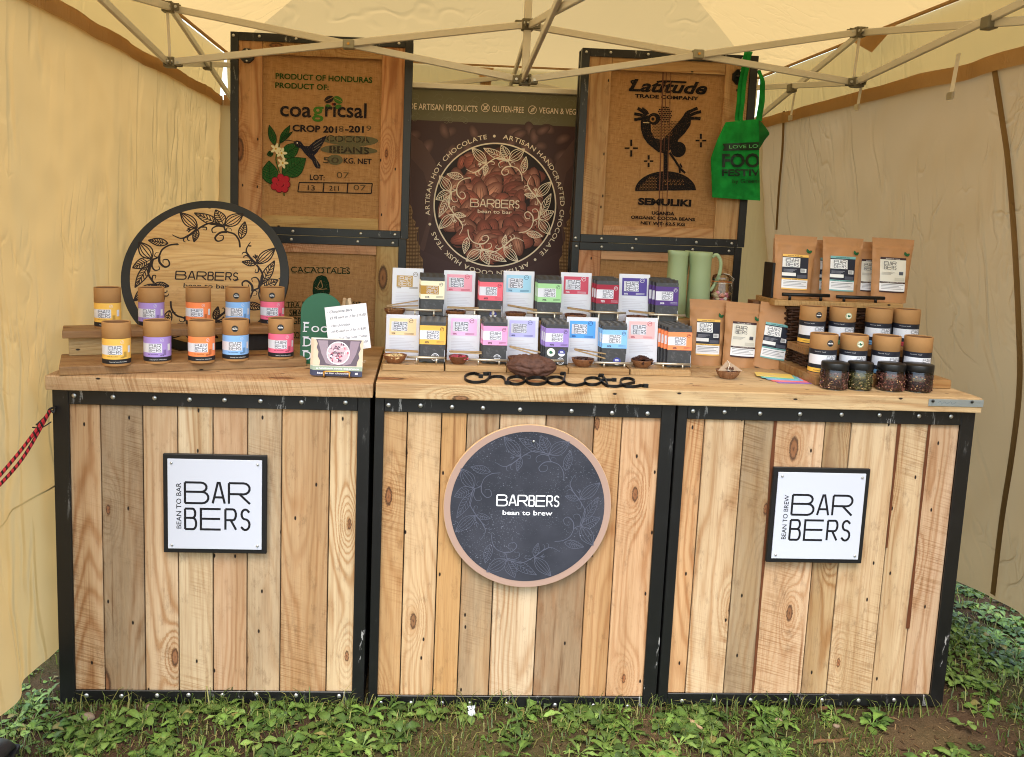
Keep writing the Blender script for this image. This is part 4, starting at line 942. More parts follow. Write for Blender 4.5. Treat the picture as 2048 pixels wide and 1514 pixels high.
P=sack_print(*L2,(3.2,160,390)); GK=S(20,50,34)
def slab(t,u0,u1,v,cap,c,bold=.004):
    P.tx(t,u0,u1,v,cap,c,bold=bold); n=len(t)
    for i in range(n):
        x=u0+(u1-u0)*(i+.5)/n; P.ln([(x-cap*.30,v-1),(x+cap*.30,v-1)],4,c,lift=.0006); P.ln([(x-cap*.26,v-cap+2),(x+cap*.26,v-cap+2)],3.4,c,lift=.0006)
slab('CACAOTALES',1350,1730,500,38,GK)
P.pl([(1496,660),(1488,610),(1494,560),(1515,522),(1545,512),(1576,522),(1594,560),(1600,610),(1592,660)],GK)
P.ln([(1542,545),(1528,570),(1522,590),(1538,598),(1552,588),(1548,565),(1542,545)],4,S(160,130,86),4,lift=.0006); P.ln([(1505,592),(1530,604),(1580,600)],4,S(160,130,86),4,lift=.0006)
slab('ULTRA F',1268,1440,720,38,S(44,52,34)); slab('SMALL',1340,1460,772,40,S(44,52,34)); slab('GR',1358,1420,825,42,S(44,52,34)); slab('COC',1352,1430,916,40,S(44,52,34)); slab('ANT',1712,1800,712,30,S(44,52,34))
P.build('sack_print',L2[0],M_ink)

# ------------------------------------------------------------------ roll-up banner between the crates
YN=1.45
a=aty(822,178,YN); b=aty(1158,188,YN); zb_=(a.z+b.z)/2; bx0,bx1=a.x-.16,b.x+.16
t=thing('banner','tall printed banner with a white ring of leaves over cocoa beans','banner',((bx0+bx1)/2,YN,0))
mb=MB(); mb.box(bx0,bx1,YN-.012,YN+.012,zb_-.002,zb_+.024); mb.build('top_rail',plain('silver_rail',S(214,206,190),.35,.4),t,world=True,bevel=.004)
mb=MB(); mb.box(bx0-.02,bx1+.02,YN-.07,YN+.07,0.0,.08); mb.build('base_case',M_alu,t,world=True,bevel=.015,bseg=3)
mb=MB(); mb.box(bx0,bx1,YN,YN+.002,.08,zb_); sh=mb.build('sheet',plain('banner_back',S(80,72,62),.5),t,world=True)
P=PP(YN-.0005,(3.605,800,150),t.location); k=P.k()
zg=P.p(680,348)[1]; PU=S(56,36,38)
P.rect(bx0,bx1,zg,zb_-.001,S(112,108,84)); P.rect(bx0,bx1,.085,zg,S(76,53,54))
rb=random.Random(5)
for i in range(40):                                    # faint scrolls in the green strip
    u,v=rb.uniform(60,1330),rb.uniform(150,340); P.ln([(u,v),(u+30,v-26),(u+62,v-8),(u+50,v+16),(u+28,v+8)],3,S(124,120,96),4,lift=.0004)
CX0,CY0,RR=685,940,437
def bean(u,v,s,rot,c1,c2,lf):
    P.el(u,v,s*1.45,s*.82,c1,lift=lf,n=16,c2=c2,rot=rot,wob=.05)
# dark photograph outside the ring
for i in range(70):
    u,v=rb.uniform(90,1270),rb.uniform(385,900)
    f=rb.uniform(.8,1.15); bean(u,v,rb.uniform(38,56),rb.uniform(0,3.1),tuple(q*f for q in S(132,98,92)[:3]),S(70,48,48)[:3],.0004)
for q in ([(75,420),(160,480),(250,620),(300,760),(240,1000),(180,1250),(60,1500),(60,420)],[(1290,420),(1210,520),(1120,640),(1100,800),(1150,1000),(1180,1250),(1310,1500)]): P.pl(q,S(96,70,66),lift=.00046)
for q in ([(80,600),(170,700),(215,850),(200,1050),(140,1250),(70,1400)],[(1285,600),(1200,700),(1165,850),(1180,1050),(1230,1250),(1290,1400)]): P.pl(q,S(84,60,58),lift=.00048)
P.pl([(60,1500),(130,1250),(300,1330),(520,1400),(700,1420),(900,1400),(1080,1310),(1220,1240),(1310,1500),(1310,2200),(60,2200)],S(80,57,58),lift=.0005)
# bright beans inside the ring
P.el(CX0,CY0,RR,RR,S(40,24,22),lift=.00052,n=72)
pts=[]
for i in range(190):
    a_=rb.uniform(0,6.283); q=RR*.93*math.sqrt(rb.random()); pts.append((CX0+q*math.cos(a_),CY0+q*math.sin(a_)))
pts.sort(key=lambda p:p[1])
for i,(u,v) in enumerate(pts):
    s=rb.uniform(52,72); lt=1.15 if v>620 else .62; f=rb.uniform(.75,1.3)*lt; h=rb.random(); ro=rb.uniform(0,3.14)
    if (u-CX0)**2+(v-CY0)**2>(RR-s*1.05)**2: s*=.66
    if (u-CX0)**2+(v-CY0)**2>(RR-s*1.25)**2: continue
    c1=S(218,156,130) if h>.35 else S(190,106,86)
    lf=.00055+i*1.5e-6; P.el(u+2,v+5,s*1.5,s*.9,S(34,19,18),lift=lf,n=14,rot=ro)
    bean(u,v,s,ro,tuple(q*f for q in c1[:3]),tuple(q*f for q in S(104,54,44)[:3]),lf)
    for d in (-.4,.05,.42):
        ca,sa=math.cos(ro),math.sin(ro); q=[(x*s,(d*s*.75+math.sin(x*3+d*5)*s*.06)) for x in (-1.0,-.4,.2,.8)]
        P.ln([(u+x*ca+y*sa,v-x*sa+y*ca) for x,y in q],3.2,tuple(q_*f for q_ in S(110,60,48)[:3]),lift=lf+1e-6)
IV=S(242,226,204)
c0=P.p(CX0,CY0); P.ring(c0[0],c0[1],(RR-5)*k,(RR+5)*k,IV,.0013,96)
for j in range(4): sprig(P,c0[0],c0[1],RR*k,R(-90*j),IV,6.5*k,.0016,fill=None)
logo1(P,c0[0]-.001,P.p(682,955)[1],350*k,54*k,IV,.0018,.95); P.text('bean to bar',*P.p(682,998),26*k,IV,.0018,bold=.012,width=246*k)
rt_=(RR+33)*k
for st,a0,a1 in (('ARTISAN HANDCRAFTED CHOCOLATE',4,135),('ARTISAN COCOA HUSK TEAS',147,245),('ARTISAN HOT CHOCOLATE',259,351)): P.arc(st,c0[0],c0[1],rt_,R(a0),R(a1),33*k,IV,.0014,.012)
for a_ in (-3,141,252): P.ell(c0[0]+(RR+50)*k*math.sin(R(a_)),c0[1]+(RR+50)*k*math.cos(R(a_)),10*k,10*k,IV,.0014,16)
P.tx('100% HAND-MADE ARTISAN PRODUCTS',-250,558,250,44,IV,bold=.006,lift=.0012); P.tx('GLUTEN-FREE',662,892,270,44,IV,bold=.006,lift=.0012); P.tx('VEGAN & VEGETARIAN',1000,1440,285,42,IV,bold=.006,lift=.0012)
for u,v in ((615,237),(954,252)):
    q=P.p(u,v); P.ring(q[0],q[1],26*k,30*k,IV,.0012,28); P.ln([(u-16,v+17),(u+4,v-2),(u+17,v-18)],4,IV,lift=.0013)
    leafp(P,P.p(u-8,v+12),P.p(u+14,v-14),9*k,IV,3*k,.0013,2)
P.ln([(597,218),(634,256)],4,IV,lift=.0013)
for sgn,u0 in ((1,62),(-1,1250)):                      # frayed sacking at both sides of the printed photograph
    ed=[(0,918),(22,950),(30,985),(24,1030),(52,1060),(40,1100),(74,1095),(58,1140),(60,1190),(84,1240),(76,1290),(104,1330),(100,1400),(96,1500),(110,1700)]
    P.pl([(u0+sgn*x,v) for x,v in ed]+[(u0-sgn*60,1700),(u0-sgn*60,918)],S(150,116,78),lift=.0009)
    for v in range(935,1700,13):
        w_=max(6,[x for x,y in ed if y<=v][-1]-3); P.ln([(u0-sgn*50,v),(u0+sgn*w_*.5,v+3),(u0+sgn*w_,v)],5,S(92,64,42) if v%2 else S(182,146,102),lift=.001)
    for x in range(4,96,11): 
        v0=min(y for xx,y in ed if xx>=x); P.ln([(u0+sgn*x,v0+14),(u0+sgn*(x+4),1400),(u0+sgn*x,1700)],4,S(100,72,48),lift=.0011)
P.build('print',sh).location=Vector((0,0,0))

# ------------------------------------------------------------------ green tote bag on the right crate
zt3=(3.693,1140,90); YT=YC-.045
P0=aty(1470,320,YT); t=thing('tote_bag','bright green cotton tote bag hanging from the corner of the right crate','bag',(P0.x,YT,P0.z))
g=G('green_cotton',.85,.2); o=g.obj(); n=g.noise(o,16,4,.6); n2=g.noise(g.mul(o,(500,500,500)),1.0,1); g.base(g.mix(g.step(n,.3,.75),S(16,116,46),S(26,150,62))); g.bump(g.math('ADD',n,g.math('MULTIPLY',n2,.15)),.5,.005); M_green=g.m
ol=[(1150,570),(1210,556),(1290,556),(1392,546),(1398,700),(1398,860),(1402,1010),(1405,1150),(1330,1146),(1200,1140),(1050,1126),(1046,1000),(1040,835),(1085,700)]
def pz(u,v,Y): return aty(zt3[1]+u/zt3[0],zt3[2]+v/zt3[0],Y)
def bagfn(u,v):
    # rows from top to bottom, left and right edges of the outline
    LE=[(0,1150,570),(.22,1088,700),(.46,1040,835),(.75,1046,1000),(1,1050,1126)]; RE=[(0,1392,546),(.25,1398,700),(.5,1398,860),(.78,1402,1010),(1,1405,1150)]
    def ev(E,t):
        for i in range(len(E)-1):
            if t<=E[i+1][0]+1e-9:
                f=(t-E[i][0])/(E[i+1][0]-E[i][0]); return E[i][1]+(E[i+1][1]-E[i][1])*f, E[i][2]+(E[i+1][2]-E[i][2])*f
    l=ev(LE,1-v); r=ev(RE,1-v); return l[0]+(r[0]-l[0])*u, l[1]+(r[1]-l[1])*u
def bagY(u,v): 
    q=(u,v); return YT-.018*math.sin(math.pi*u)**.6*math.sin(math.pi*min(1,.15+.8*(1-v)))+.008*noise.noise((u*4+v*2,v*3,5))-.012*max(0,1-abs(v-.12-.25*u)/.12)*u+.007*math.sin(u*10+v*7)*max(0,(v-.55)/.45)+.006*noise.noise((u*7,v*2.2+u*2,9))+.004*noise.noise((u*3+v*9,v*8,2))
def bagp(u,v,l=0): 
    a=bagfn(u,v); p=pz(a[0],a[1],bagY(u,v)-l); return p-Vector(t.location)
mb=MB(); mb.grid(bagp,36,40); mb.grid(lambda u,v:bagp(u,v)+Vector((0,.012+.020*math.sin(math.pi*u)*math.sin(math.pi*v)+.01*0,0))*min(1,6*u,6*(1-u),6*v)+Vector((0,.001,0)),36,40,flip=True)
mb.build('body',M_green,t)
mb=MB(); fl=[(1392,546),(1420,575),(1455,620),(1477,656),(1440,700),(1396,772)]
def side(u,v):
    i=v*(len(fl)-1); k=min(int(i),len(fl)-2); f=i-k; x=fl[k][0]+(fl[k+1][0]-fl[k][0])*f; y=fl[k][1]+(fl[k+1][1]-fl[k][1])*f
    bx,by=1394+6*v,546+226*v; return pz(bx+(x-bx)*u,by+(y-by)*u,YT+.010+.035*u+.006*math.sin(v*8))-Vector(t.location)
mb.grid(side,12,16); mb.grid(lambda u,v:side(u,v)+Vector((0,.004,0)),12,16,flip=True); mb.build('gusset',plain('green_cotton_side',S(20,96,40),.85,0,.2,.15,20),t)
def strap(name,pts,w=.021):
    mb=MB(); P=[pz(u,v,y)-Vector(t.location) for u,v,y in pts]; q=[Vector(x) for x in cat([tuple(p) for p in P],5)]; n=mb.add([p+Vector((s*w/2,s*.002+.003*math.sin(i*.8),0)) for i,p in enumerate(q) for s in (-1,0,1)])
    for i in range(len(q)-1):
        for k in (0,1): a=n+3*i+k; mb.face((a,a+1,a+4,a+3),0,True); 
    n=mb.add([p+Vector((s*w/2,s*.002+.0022+.003*math.sin(i*.8),0)) for i,p in enumerate(q) for s in (-1,0,1)])
    for i in range(len(q)-1):
        for k in (0,1): a=n+3*i+k; mb.face((a,a+3,a+4,a+1),0,True)
    mb.build(name,M_green,t)
strap('strap',[(1238,560,YT-.008),(1246,450,YT-.004),(1262,300,YT),(1284,170,YT+.012),(1300,80,YC-.014),(1308,46,YC+.01)])
strap('strap',[(1262,558,YT-.010),(1272,440,YT-.008),(1290,280,YT-.004),(1310,150,YT+.004),(1328,70,YC-.018),(1336,46,YC+.01)],.017)
strap('strap',[(1390,560,YT+.03),(1404,450,YT+.04),(1418,340,YT+.045),(1414,240,YT+.05),(1396,190,YT+.06)],.017)
strap('strap',[(1408,560,YT+.04),(1424,440,YT+.05),(1432,340,YT+.05),(1424,250,YT+.055),(1400,186,YT+.065)],.012)
# inverse of the outline for lettering on the curved cloth
def bag_print(u,v,l):
    vv=1-(v-558)/(1140-558); lo,hi=0,1
    for _ in range(18):
        m=(lo+hi)/2
        if bagfn(m,vv)[0]<u: lo=m
        else: hi=m
    return bagp(m,vv,l)
class BP(Print):
    def text(s,*a,**k): super().text(*a,**k)
P=Print(bag_print); K=S(14,40,24)
# measured in picture rows downwards, so glyphs are turned over by a negative height
def btext(tx,u0,v,cap,full,c,bold,cut=1394):
    vs,tr,x0,x1=text2d(tx,bold); kk=cap/CAPH; sx=full/((x1-x0)*kk); l=P._l(.0060)
    pts=[(u0+(x-x0)*kk*sx,v-y*kk) for x,y in vs]; n=P.mb.add([bag_print(min(u,cut),w,l) for u,w in pts])
    for f in tr:
        if min(pts[i][0] for i in f)<cut: P.mb.face([n+i for i in f],0,False,c)
n=P.mb.add([bag_print(u,w,.0042) for w in (718,745,772) for u in [1126+k*(1395-1126)/10+(14 if (w==745 and k==0) else 0) for k in range(11)]])
for j in range(2):
    for i in range(10): a=n+j*11+i; P.mb.face((a+11,a+12,a+1,a),0,True,K)
btext('LOVE LOCAL',1176,756,24,315,S(90,176,104),.004); btext('FOOD',1124,892,100,380,K,.03); btext('FESTIVAL',1122,962,52,395,K,.03); btext('by Greendale',1200,1020,34,265,K,.0)
P.build('lettering',t)

# ------------------------------------------------------------------ bungee cord
P1=aty(100,822,-.012); t=thing('bungee_cord','red and black bungee cord hooked to the left crate','cord',tuple(P1)); o=Vector(P1)
g=G('red_cord',.7,.3); gp=g.attr('gp').outputs['Vector']; wv=g.n('ShaderNodeTexWave',bands_direction='DIAGONAL'); g.put(wv.inputs['Vector'],g.mul(gp,(1,0,60))); wv.inputs['Scale'].default_value=.55; g.base(g.mix(g.step(wv.outputs[1],.55,.75),S(170,34,44),S(30,16,18))); M_cord=g.m
mb=MB()
for k,(px,py,y) in enumerate(((-30,985,-.30),(-30,1000,-.31))):
    e=aty(px,py,y); m=(P1+e)/2+Vector((0,.01,-.004-.016*k)); mb.tube(cat([tuple(P1-o),tuple(m-o),tuple(e-o)],8),.0042,8,gl=True)
mb.build('cord',M_cord,t)
mb=MB(); mb.tube(cat([(.004,-.004,.003),(.012,-.006,-.002),(.010,.004,.008),(-.002,.002,.004),(-.008,-.004,-.012),(-.022,-.03,-.03)],5),.0028,8); mb.tube(cat([(-.03,-.035,-.035),(-.018,-.01,-.042),(.0,.006,-.03)],5),.0016,6); mb.build('hook',M_black,t)

# ------------------------------------------------------------------ round wooden sign at the back left of the counter
cc=aty(417,566,.48); base=ZT-.003; rr=(aty(574,560,.48).x-aty(244,560,.48).x)/2
lean=R(26); t=thing('round_sign','round oak sign with a black rim standing behind the cocoa tubes','sign',(cc.x,.375,base-.0),(-lean,0,R(4)))
mb=MB(); n0=MB(); disc(n0,rr,-.009,.009)
n0.v=[(x,y,z+rr) for x,y,z in n0.v]; n0.build('board',plain('black_rim',S(34,36,36),.5,0,.35,.1,20),t,bevel=.001)
ri=rr*.893; n0=MB(); a=n0.add([(0,-.0102,rr)]+[(ri*math.cos(2*math.pi*i/96),-.0102,rr+ri*math.sin(2*math.pi*i/96)) for i in range(96)])
for i in range(96):
    j=(i+1)%96; q=[n0.v[a],n0.v[a+1+i],n0.v[a+1+j]]; n0.face((a,a+1+i,a+1+j),0,False,T(226,182,116,0,.9),[(p[2]+5,.4,p[0]*1.0) for p in q])
n0.build('oak_face',M_fine,t)
P=Print(lambda u,v,l:(u,-.0103-l,v+rr)); K=S(30,18,14)
for j in range(4): sprig(P,0,0,ri*1.0,R(-90*j),K,.0050,.0003,fill=None)
logo1(P,.004,-.020,.188,.026,K,.0006,1.0); P.text('bean to bar',.004,-.0475,.0155,K,.0006,bold=.010,width=.136); P.build('lettering',t)
# ------------------------------------------------------------------ cocoa tubes
TASTE=S(24,24,26)
_mesh={}
def tube_tin(label,loc,d,h,col,kind,group,rot=0,sticker=None,pct='35%'):
    """kraft tube with a push-on lid, wrapped in a printed label"""
    t=thing('cocoa_tube' if kind=='hot' else 'tea_tube',label,'tube',loc,(0,0,rot),group); r=d/2
    lidz=h*.635
    mb=MB(); mb.lathe([(r*.97,0),(r*.985,.0015),(r*.985,lidz+.004)],(0,0,0),40); mb.lathe([(0,0),(r*.97,0)][::-1],(0,0,0),40)
    mb.build('body',M_kraft,t)
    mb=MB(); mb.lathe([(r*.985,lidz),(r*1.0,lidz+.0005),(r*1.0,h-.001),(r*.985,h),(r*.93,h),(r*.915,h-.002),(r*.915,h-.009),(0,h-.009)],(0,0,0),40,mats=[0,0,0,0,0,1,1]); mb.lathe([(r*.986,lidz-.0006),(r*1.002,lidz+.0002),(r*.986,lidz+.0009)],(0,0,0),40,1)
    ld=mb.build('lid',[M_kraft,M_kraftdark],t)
    fn=lambda u,v,l:((r*.985+l)*math.sin(u/r),-(r*.985+l)*math.cos(u/r),v)
    P=Print(fn); U=r*math.pi; z0=h*.055; z1=lidz-h*.004
    if kind=='hot':
        P.rect(-U,U,z0,z1,col,.0002,48,1); P.rect(-U,U,z0,z0+h*.105,S(38,36,38),.0005,48,1)
        P.text('luxury hot chocolate',r*.35,z0+h*.035,h*.026,S(220,220,220),.0008,width=r*1.25)
        wt=h*.215; P.rect(-r*1.5,r*.62,h*.265,h*.265+wt,WHITE,.0005,18,1); logo(P,-r*.46,h*.28,r*1.0,S(40,40,56),.0009,h=wt*.86,k=.98)
        for i in range(4): P.line([(-r*1.2,h*(.46-.03*i)),(-r*(.62+.08*(i%2)),h*(.46-.03*i))],.0008,S(190,180,190) if i else S(150,120,130),.0008)
        P.rect(r*.72,r*.95,h*.2,h*.33,tuple(q*.55 for q in col[:3]),.0005,3,1); P.rect(r*1.08,r*1.35,h*.30,h*.46,WHITE,.0005,4,1)
        P.text('hot chocolate',-r*.05,h*.215,h*.026,tuple(q*.25 for q in col[:3]),.0007,width=r*.75,bold=.02); P.text(pct,r*.62,h*.185,h*.04,tuple(q*.25 for q in col[:3]),.0007,bold=.02)
        P.ring(r*.62,h*.555,h*.034,h*.040,WHITE,.0006,20); P.line([(r*.57,h*.54),(r*.68,h*.575)],.001,WHITE,.0007)
    else:
        P.rect(-U,U,z0,z1,S(34,36,46),.0002,48,1); P.rect(-U,U,z0+h*.02,z0+h*.12,col,.0005,48,1)
        wt=h*.235; P.rect(-r*1.5,r*.80,h*.27,h*.27+wt,WHITE,.0005,18,1); logo(P,-r*.10,h*.30,r*.80,S(36,36,50),.0009,h=wt*.78,k=.98,side='BEAN TO BREW')
        for i in range(5): P.line([(-r*1.15,h*(.475-.03*i)),(-r*(.34+.1*(i%2)),h*(.475-.03*i))],.0008,S(190,186,196) if i else S(110,104,116),.0008)
        P.text('cocoa husk tea',-r*.3,z0+h*.055,h*.032,S(40,36,34),.0008,width=r*1.2,bold=.01)
        P.text('loose leaf',-r*.5,h*.57,h*.028,S(190,186,190),.0008,width=r*.8)
    P.build('label',t)
    if sticker:
        f2=lambda u,v,l:((r*1.0+l)*math.sin(u/r),-(r*1.0+l)*math.cos(u/r),v); P=Print(f2); zc=(lidz+h)/2-.002; s=r*.255; u0=r*.18 if kind!='hot' else r*.08
        if sticker=='black':
            P.ell(u0,zc,s,s,TASTE,.0002,28); P.ring(u0,zc,s*.84,s*.89,S(120,116,110),.0004,28); P.text('taste',u0,zc-s*.22,s*.44,S(240,240,240),.0005,bold=.03,width=s*1.45); P.text('great',u0,zc+s*.36,s*.22,S(240,240,240),.0005,width=s*.8)
        else:
            P.ell(u0,zc,s,s,S(236,236,214),.0002,28); P.ring(u0,zc,s*.80,s*.95,S(150,170,120),.0003,28); P.ell(u0-s*.1,zc,s*.30,s*.40,S(40,110,80),.0004,16); P.ell(u0+s*.18,zc-s*.12,s*.25,s*.25,S(30,90,64),.0005,14)
        P.build('sticker',ld)
    return t

def boards(name,label,cat_,mat_,parts,par=None,rot=None,bevel=.002):
    pass

# left stepped shelf: two scaffold boards on blocks, turned a little to the counter
zL=ZT-.003
A=atz(118,752,zL); B=atz(613,733,zL); ang=math.atan2(B.y-A.y,B.x-A.x)
t=thing('stepped_shelf','rough two step board shelf under the cocoa tubes on the left','shelf',(A.x,A.y,zL),(0,0,ang)); Ls=(B-A).length
mb=MB(); mb.box(0,Ls,0,.20,0,.0235,0,T(190,138,78,.25),'x'); mb.build('base_board',M_top,t,bevel=.003,bseg=2)
zU=None
q=aty(370,660,.20); zUp=q.z-zL
mb=MB(); mb.box(.005,Ls-.012,.148,.262,zUp-.021,zUp,0,T(178,126,70,.3),'x'); mb.build('upper_board',M_top,t,bevel=.003,bseg=2)
mb=MB(); mb.box(.02,.215,.165,.25,.0240,zUp-.0215,0,T(222,184,120),'x'); mb.build('support_block',M_fine,t,bevel=.001)
mb=MB(); mb.box(Ls-.15,Ls-.06,.165,.25,.0240,zUp-.0215,0,(.02,.018,.016,0),'x'); mb.build('support_block',plain('dark_block',S(40,34,30),.7),t,bevel=.001)
SH=t.matrix_world if False else Matrix.Translation(t.location)@Matrix.Rotation(ang,4,'Z')
HOT=[('yellow',S(240,190,90),'35%'),('lilac',S(168,142,208),'40%'),('orange',S(248,140,84),'55%'),('sky blue',S(140,186,238),'50%'),('pink',S(242,112,142),'60%')]
front=[(194,254,733,640),(278,336,728,637),(369,424,727,637),(439,492,723,634),(532,583,719,633)]
back=[(187,245,653,574),(275,331,653,575),(370,424,653,575),(451,500,652,574),(520,569,650,575)]
DT=.0715
for row,lst in (('front',front),('back',back)):
    for (nm,col,pct),(x0,x1,yb,yt) in zip(HOT,lst):
        if row=='front': zz=zL+.0236; P=atz((x0+x1)/2,yb,zz); c_=P+Vector((0,DT/2,0))
        else:
            zz=zL+zUp+.0001; yl=.205                     # on the middle of the upper board
            X=SH@Vector((0,yl,0)); d=SH.to_3x3()@Vector((1,0,0)); rr_=ray((x0+x1)/2,yb)
            # point of the board line under the sight line
            k=((X.x-CAMP.x)*rr_.y-(X.y-CAMP.y)*rr_.x)/(d.y*rr_.x-d.x*rr_.y); c_=X+d*k
        h=(aty((x0+x1)/2,yt,c_.y-DT*.35).z-zz) if row=='front' else .1135
        h=.1135
        stk='black' if nm in ('sky blue','pink') else None
        tube_tin('%s labelled cocoa tube in the %s row on the left shelf'%(nm,row),(c_.x,c_.y,zz),DT,h,col,'hot','cocoa tubes on the left shelf',random.uniform(-.08,.12),stk,pct)

# ------------------------------------------------------------------ tasting stands in the middle
stand_px=[(764,888),(890,1013),(1013,1136),(1137,1259),(1261,1382)]
stand_y=[.153,.163,.173,.176,.183]; ZS1=ZT+.018; YU=.305; ZS2=1.047
stands=[]
names=['leftmost','second','middle','fourth','rightmost']
RY={'lo':[714,719,719,725,727],'up':[619,619,625,624,629]}
RX={'lo':[(813,890),(936,1016),(1035,1128),(1188,1266),(1307,1382)],'up':[(811,884),(931,1002),(1054,1125),(1179,1252),(1298,1371)]}
for i,((p0,p1),y0) in enumerate(zip(stand_px,stand_y)):
    xa_=aty(p0,741,y0).x+.0006; xb_=aty(p1,745,y0).x-.0006
    t=thing('tasting_stand','%s of the five two step wooden stands with nickel rails'%names[i],'display stand',((xa_+xb_)/2,.3,ZT),(0,0,0),'two step tasting stands on the counter'); o=Vector(t.location)
    mb=MB(); mb.box(xa_,xb_,y0,.302,ZT+.0004,ZS1,0,T(206,158,98,.05),'x'); mb.build('lower_shelf',M_fine,t,world=True,bevel=.0012)
    mb=MB(); mb.box(xa_,xb_,YU-.022,.44,ZS2-.017,ZS2,0,T(200,150,92,.05),'x'); mb.build('upper_shelf',M_fine,t,world=True,bevel=.0012)
    mb=MB(); mb.box(xa_+.001,xb_-.001,.3025,.318,ZT+.0004,ZS2-.0175,0,T(190,142,88,.1),'z'); mb.build('riser',M_fine,t,world=True,bevel=.001)
    mb=MB(); mb.box(xa_+.004,xa_+.020,.319,.43,ZT+.0004,ZS2-.0175,0,T(190,142,88,.1),'z'); mb.build('leg',M_fine,t,world=True,bevel=.001)
    mb=MB(); mb.box(xb_-.020,xb_-.004,.319,.43,ZT+.0004,ZS2-.0175,0,T(190,142,88,.1),'z'); mb.build('leg',M_fine,t,world=True,bevel=.001)
    for lv,yr,zs_ in (('lo',y0+.020,ZS1),('up',YU-.010,ZS2)):
        a=aty(RX[lv][i][0],RY[lv][i],yr); b=aty(RX[lv][i][1],RY[lv][i]+.3,yr); z=a.z; a.z-=o.z; b.z=a.z; a.x-=o.x; b.x-=o.x; a.y-=o.y; b.y-=o.y
        mb=MB(); mb.tube([a,b],.0036,10); L=b.x-a.x
        for f in (.26,.78): mb.tube([(a.x+L*f,a.y,zs_-o.z),(a.x+L*f,a.y,a.z)],.0028,8)
        mb.build('rail',M_alu,t)

def card(label,p0,p1,pt,pb,yc,zs_,col,pct,kind,txtcol,glogo=None):
    a=aty(p0,pb,yc); b=aty(p1,pb,yc); w=b.x-a.x; h=aty((p0+p1)/2,pt,yc+.012).z-zs_
    t=thing('tasting_card',label,'card',((a.x+b.x)/2,yc,zs_+.0004),(R(-6),0,random.uniform(-.03,.03)),'white cards describing the bars')
    mb=MB(); mb.box(-w/2,w/2,0,.004,0,h); mb.build('panel',plain('white_acrylic',S(214,213,220),.25,0,.5) if 'white_acrylic' not in bpy.data.materials else bpy.data.materials['white_acrylic'],t,bevel=.0008)
    P=Print(flat(-.0002)); 
    if glogo: P.rect(-w*.36,w*.16,h*.60,h*.84,glogo); logo(P,-w*.31,h*.625,w*.42,WHITE,.0008,h=h*.19,k=.98)
    else:
        P.rect(-w*.40,w*.40,h*.545,h*.915,col); P.rect(-w*.34,w*.14,h*.635,h*.845,S(222,221,228),.0006); logo(P,-w*.325,h*.650,w*.455,S(38,40,60),.0009,h=h*.182,k=.98)
    P.text(pct,-w*.33,h*.565,h*.036,txtcol,.0008,'l',bold=.03); 
    for z_ in (.592,.570): P.line([(w*.05,h*z_),(w*.33,h*z_)],h*.008,txtcol,.0007)
    P.ring(w*.24,h*.87,h*.042,h*.050,txtcol,.0008,22); P.line([(w*.19,h*.85),(w*.24,h*.885),(w*.30,h*.87)],h*.008,txtcol,.0009)
    LGc=S(196,192,200)
    P.rect(-w*.38,w*.06,h*.462,h*.482,S(206,202,208),.0006)
    for k in range(6): P.rect(-w*.38,w*(.36-.05*((k*7)%4)),h*(.41-.034*k),h*(.41-.034*k)+h*.012,LGc,.0006)
    P.build('print',t); return t
def mlist(name,mk): return bpy.data.materials[name] if name in bpy.data.materials else mk()
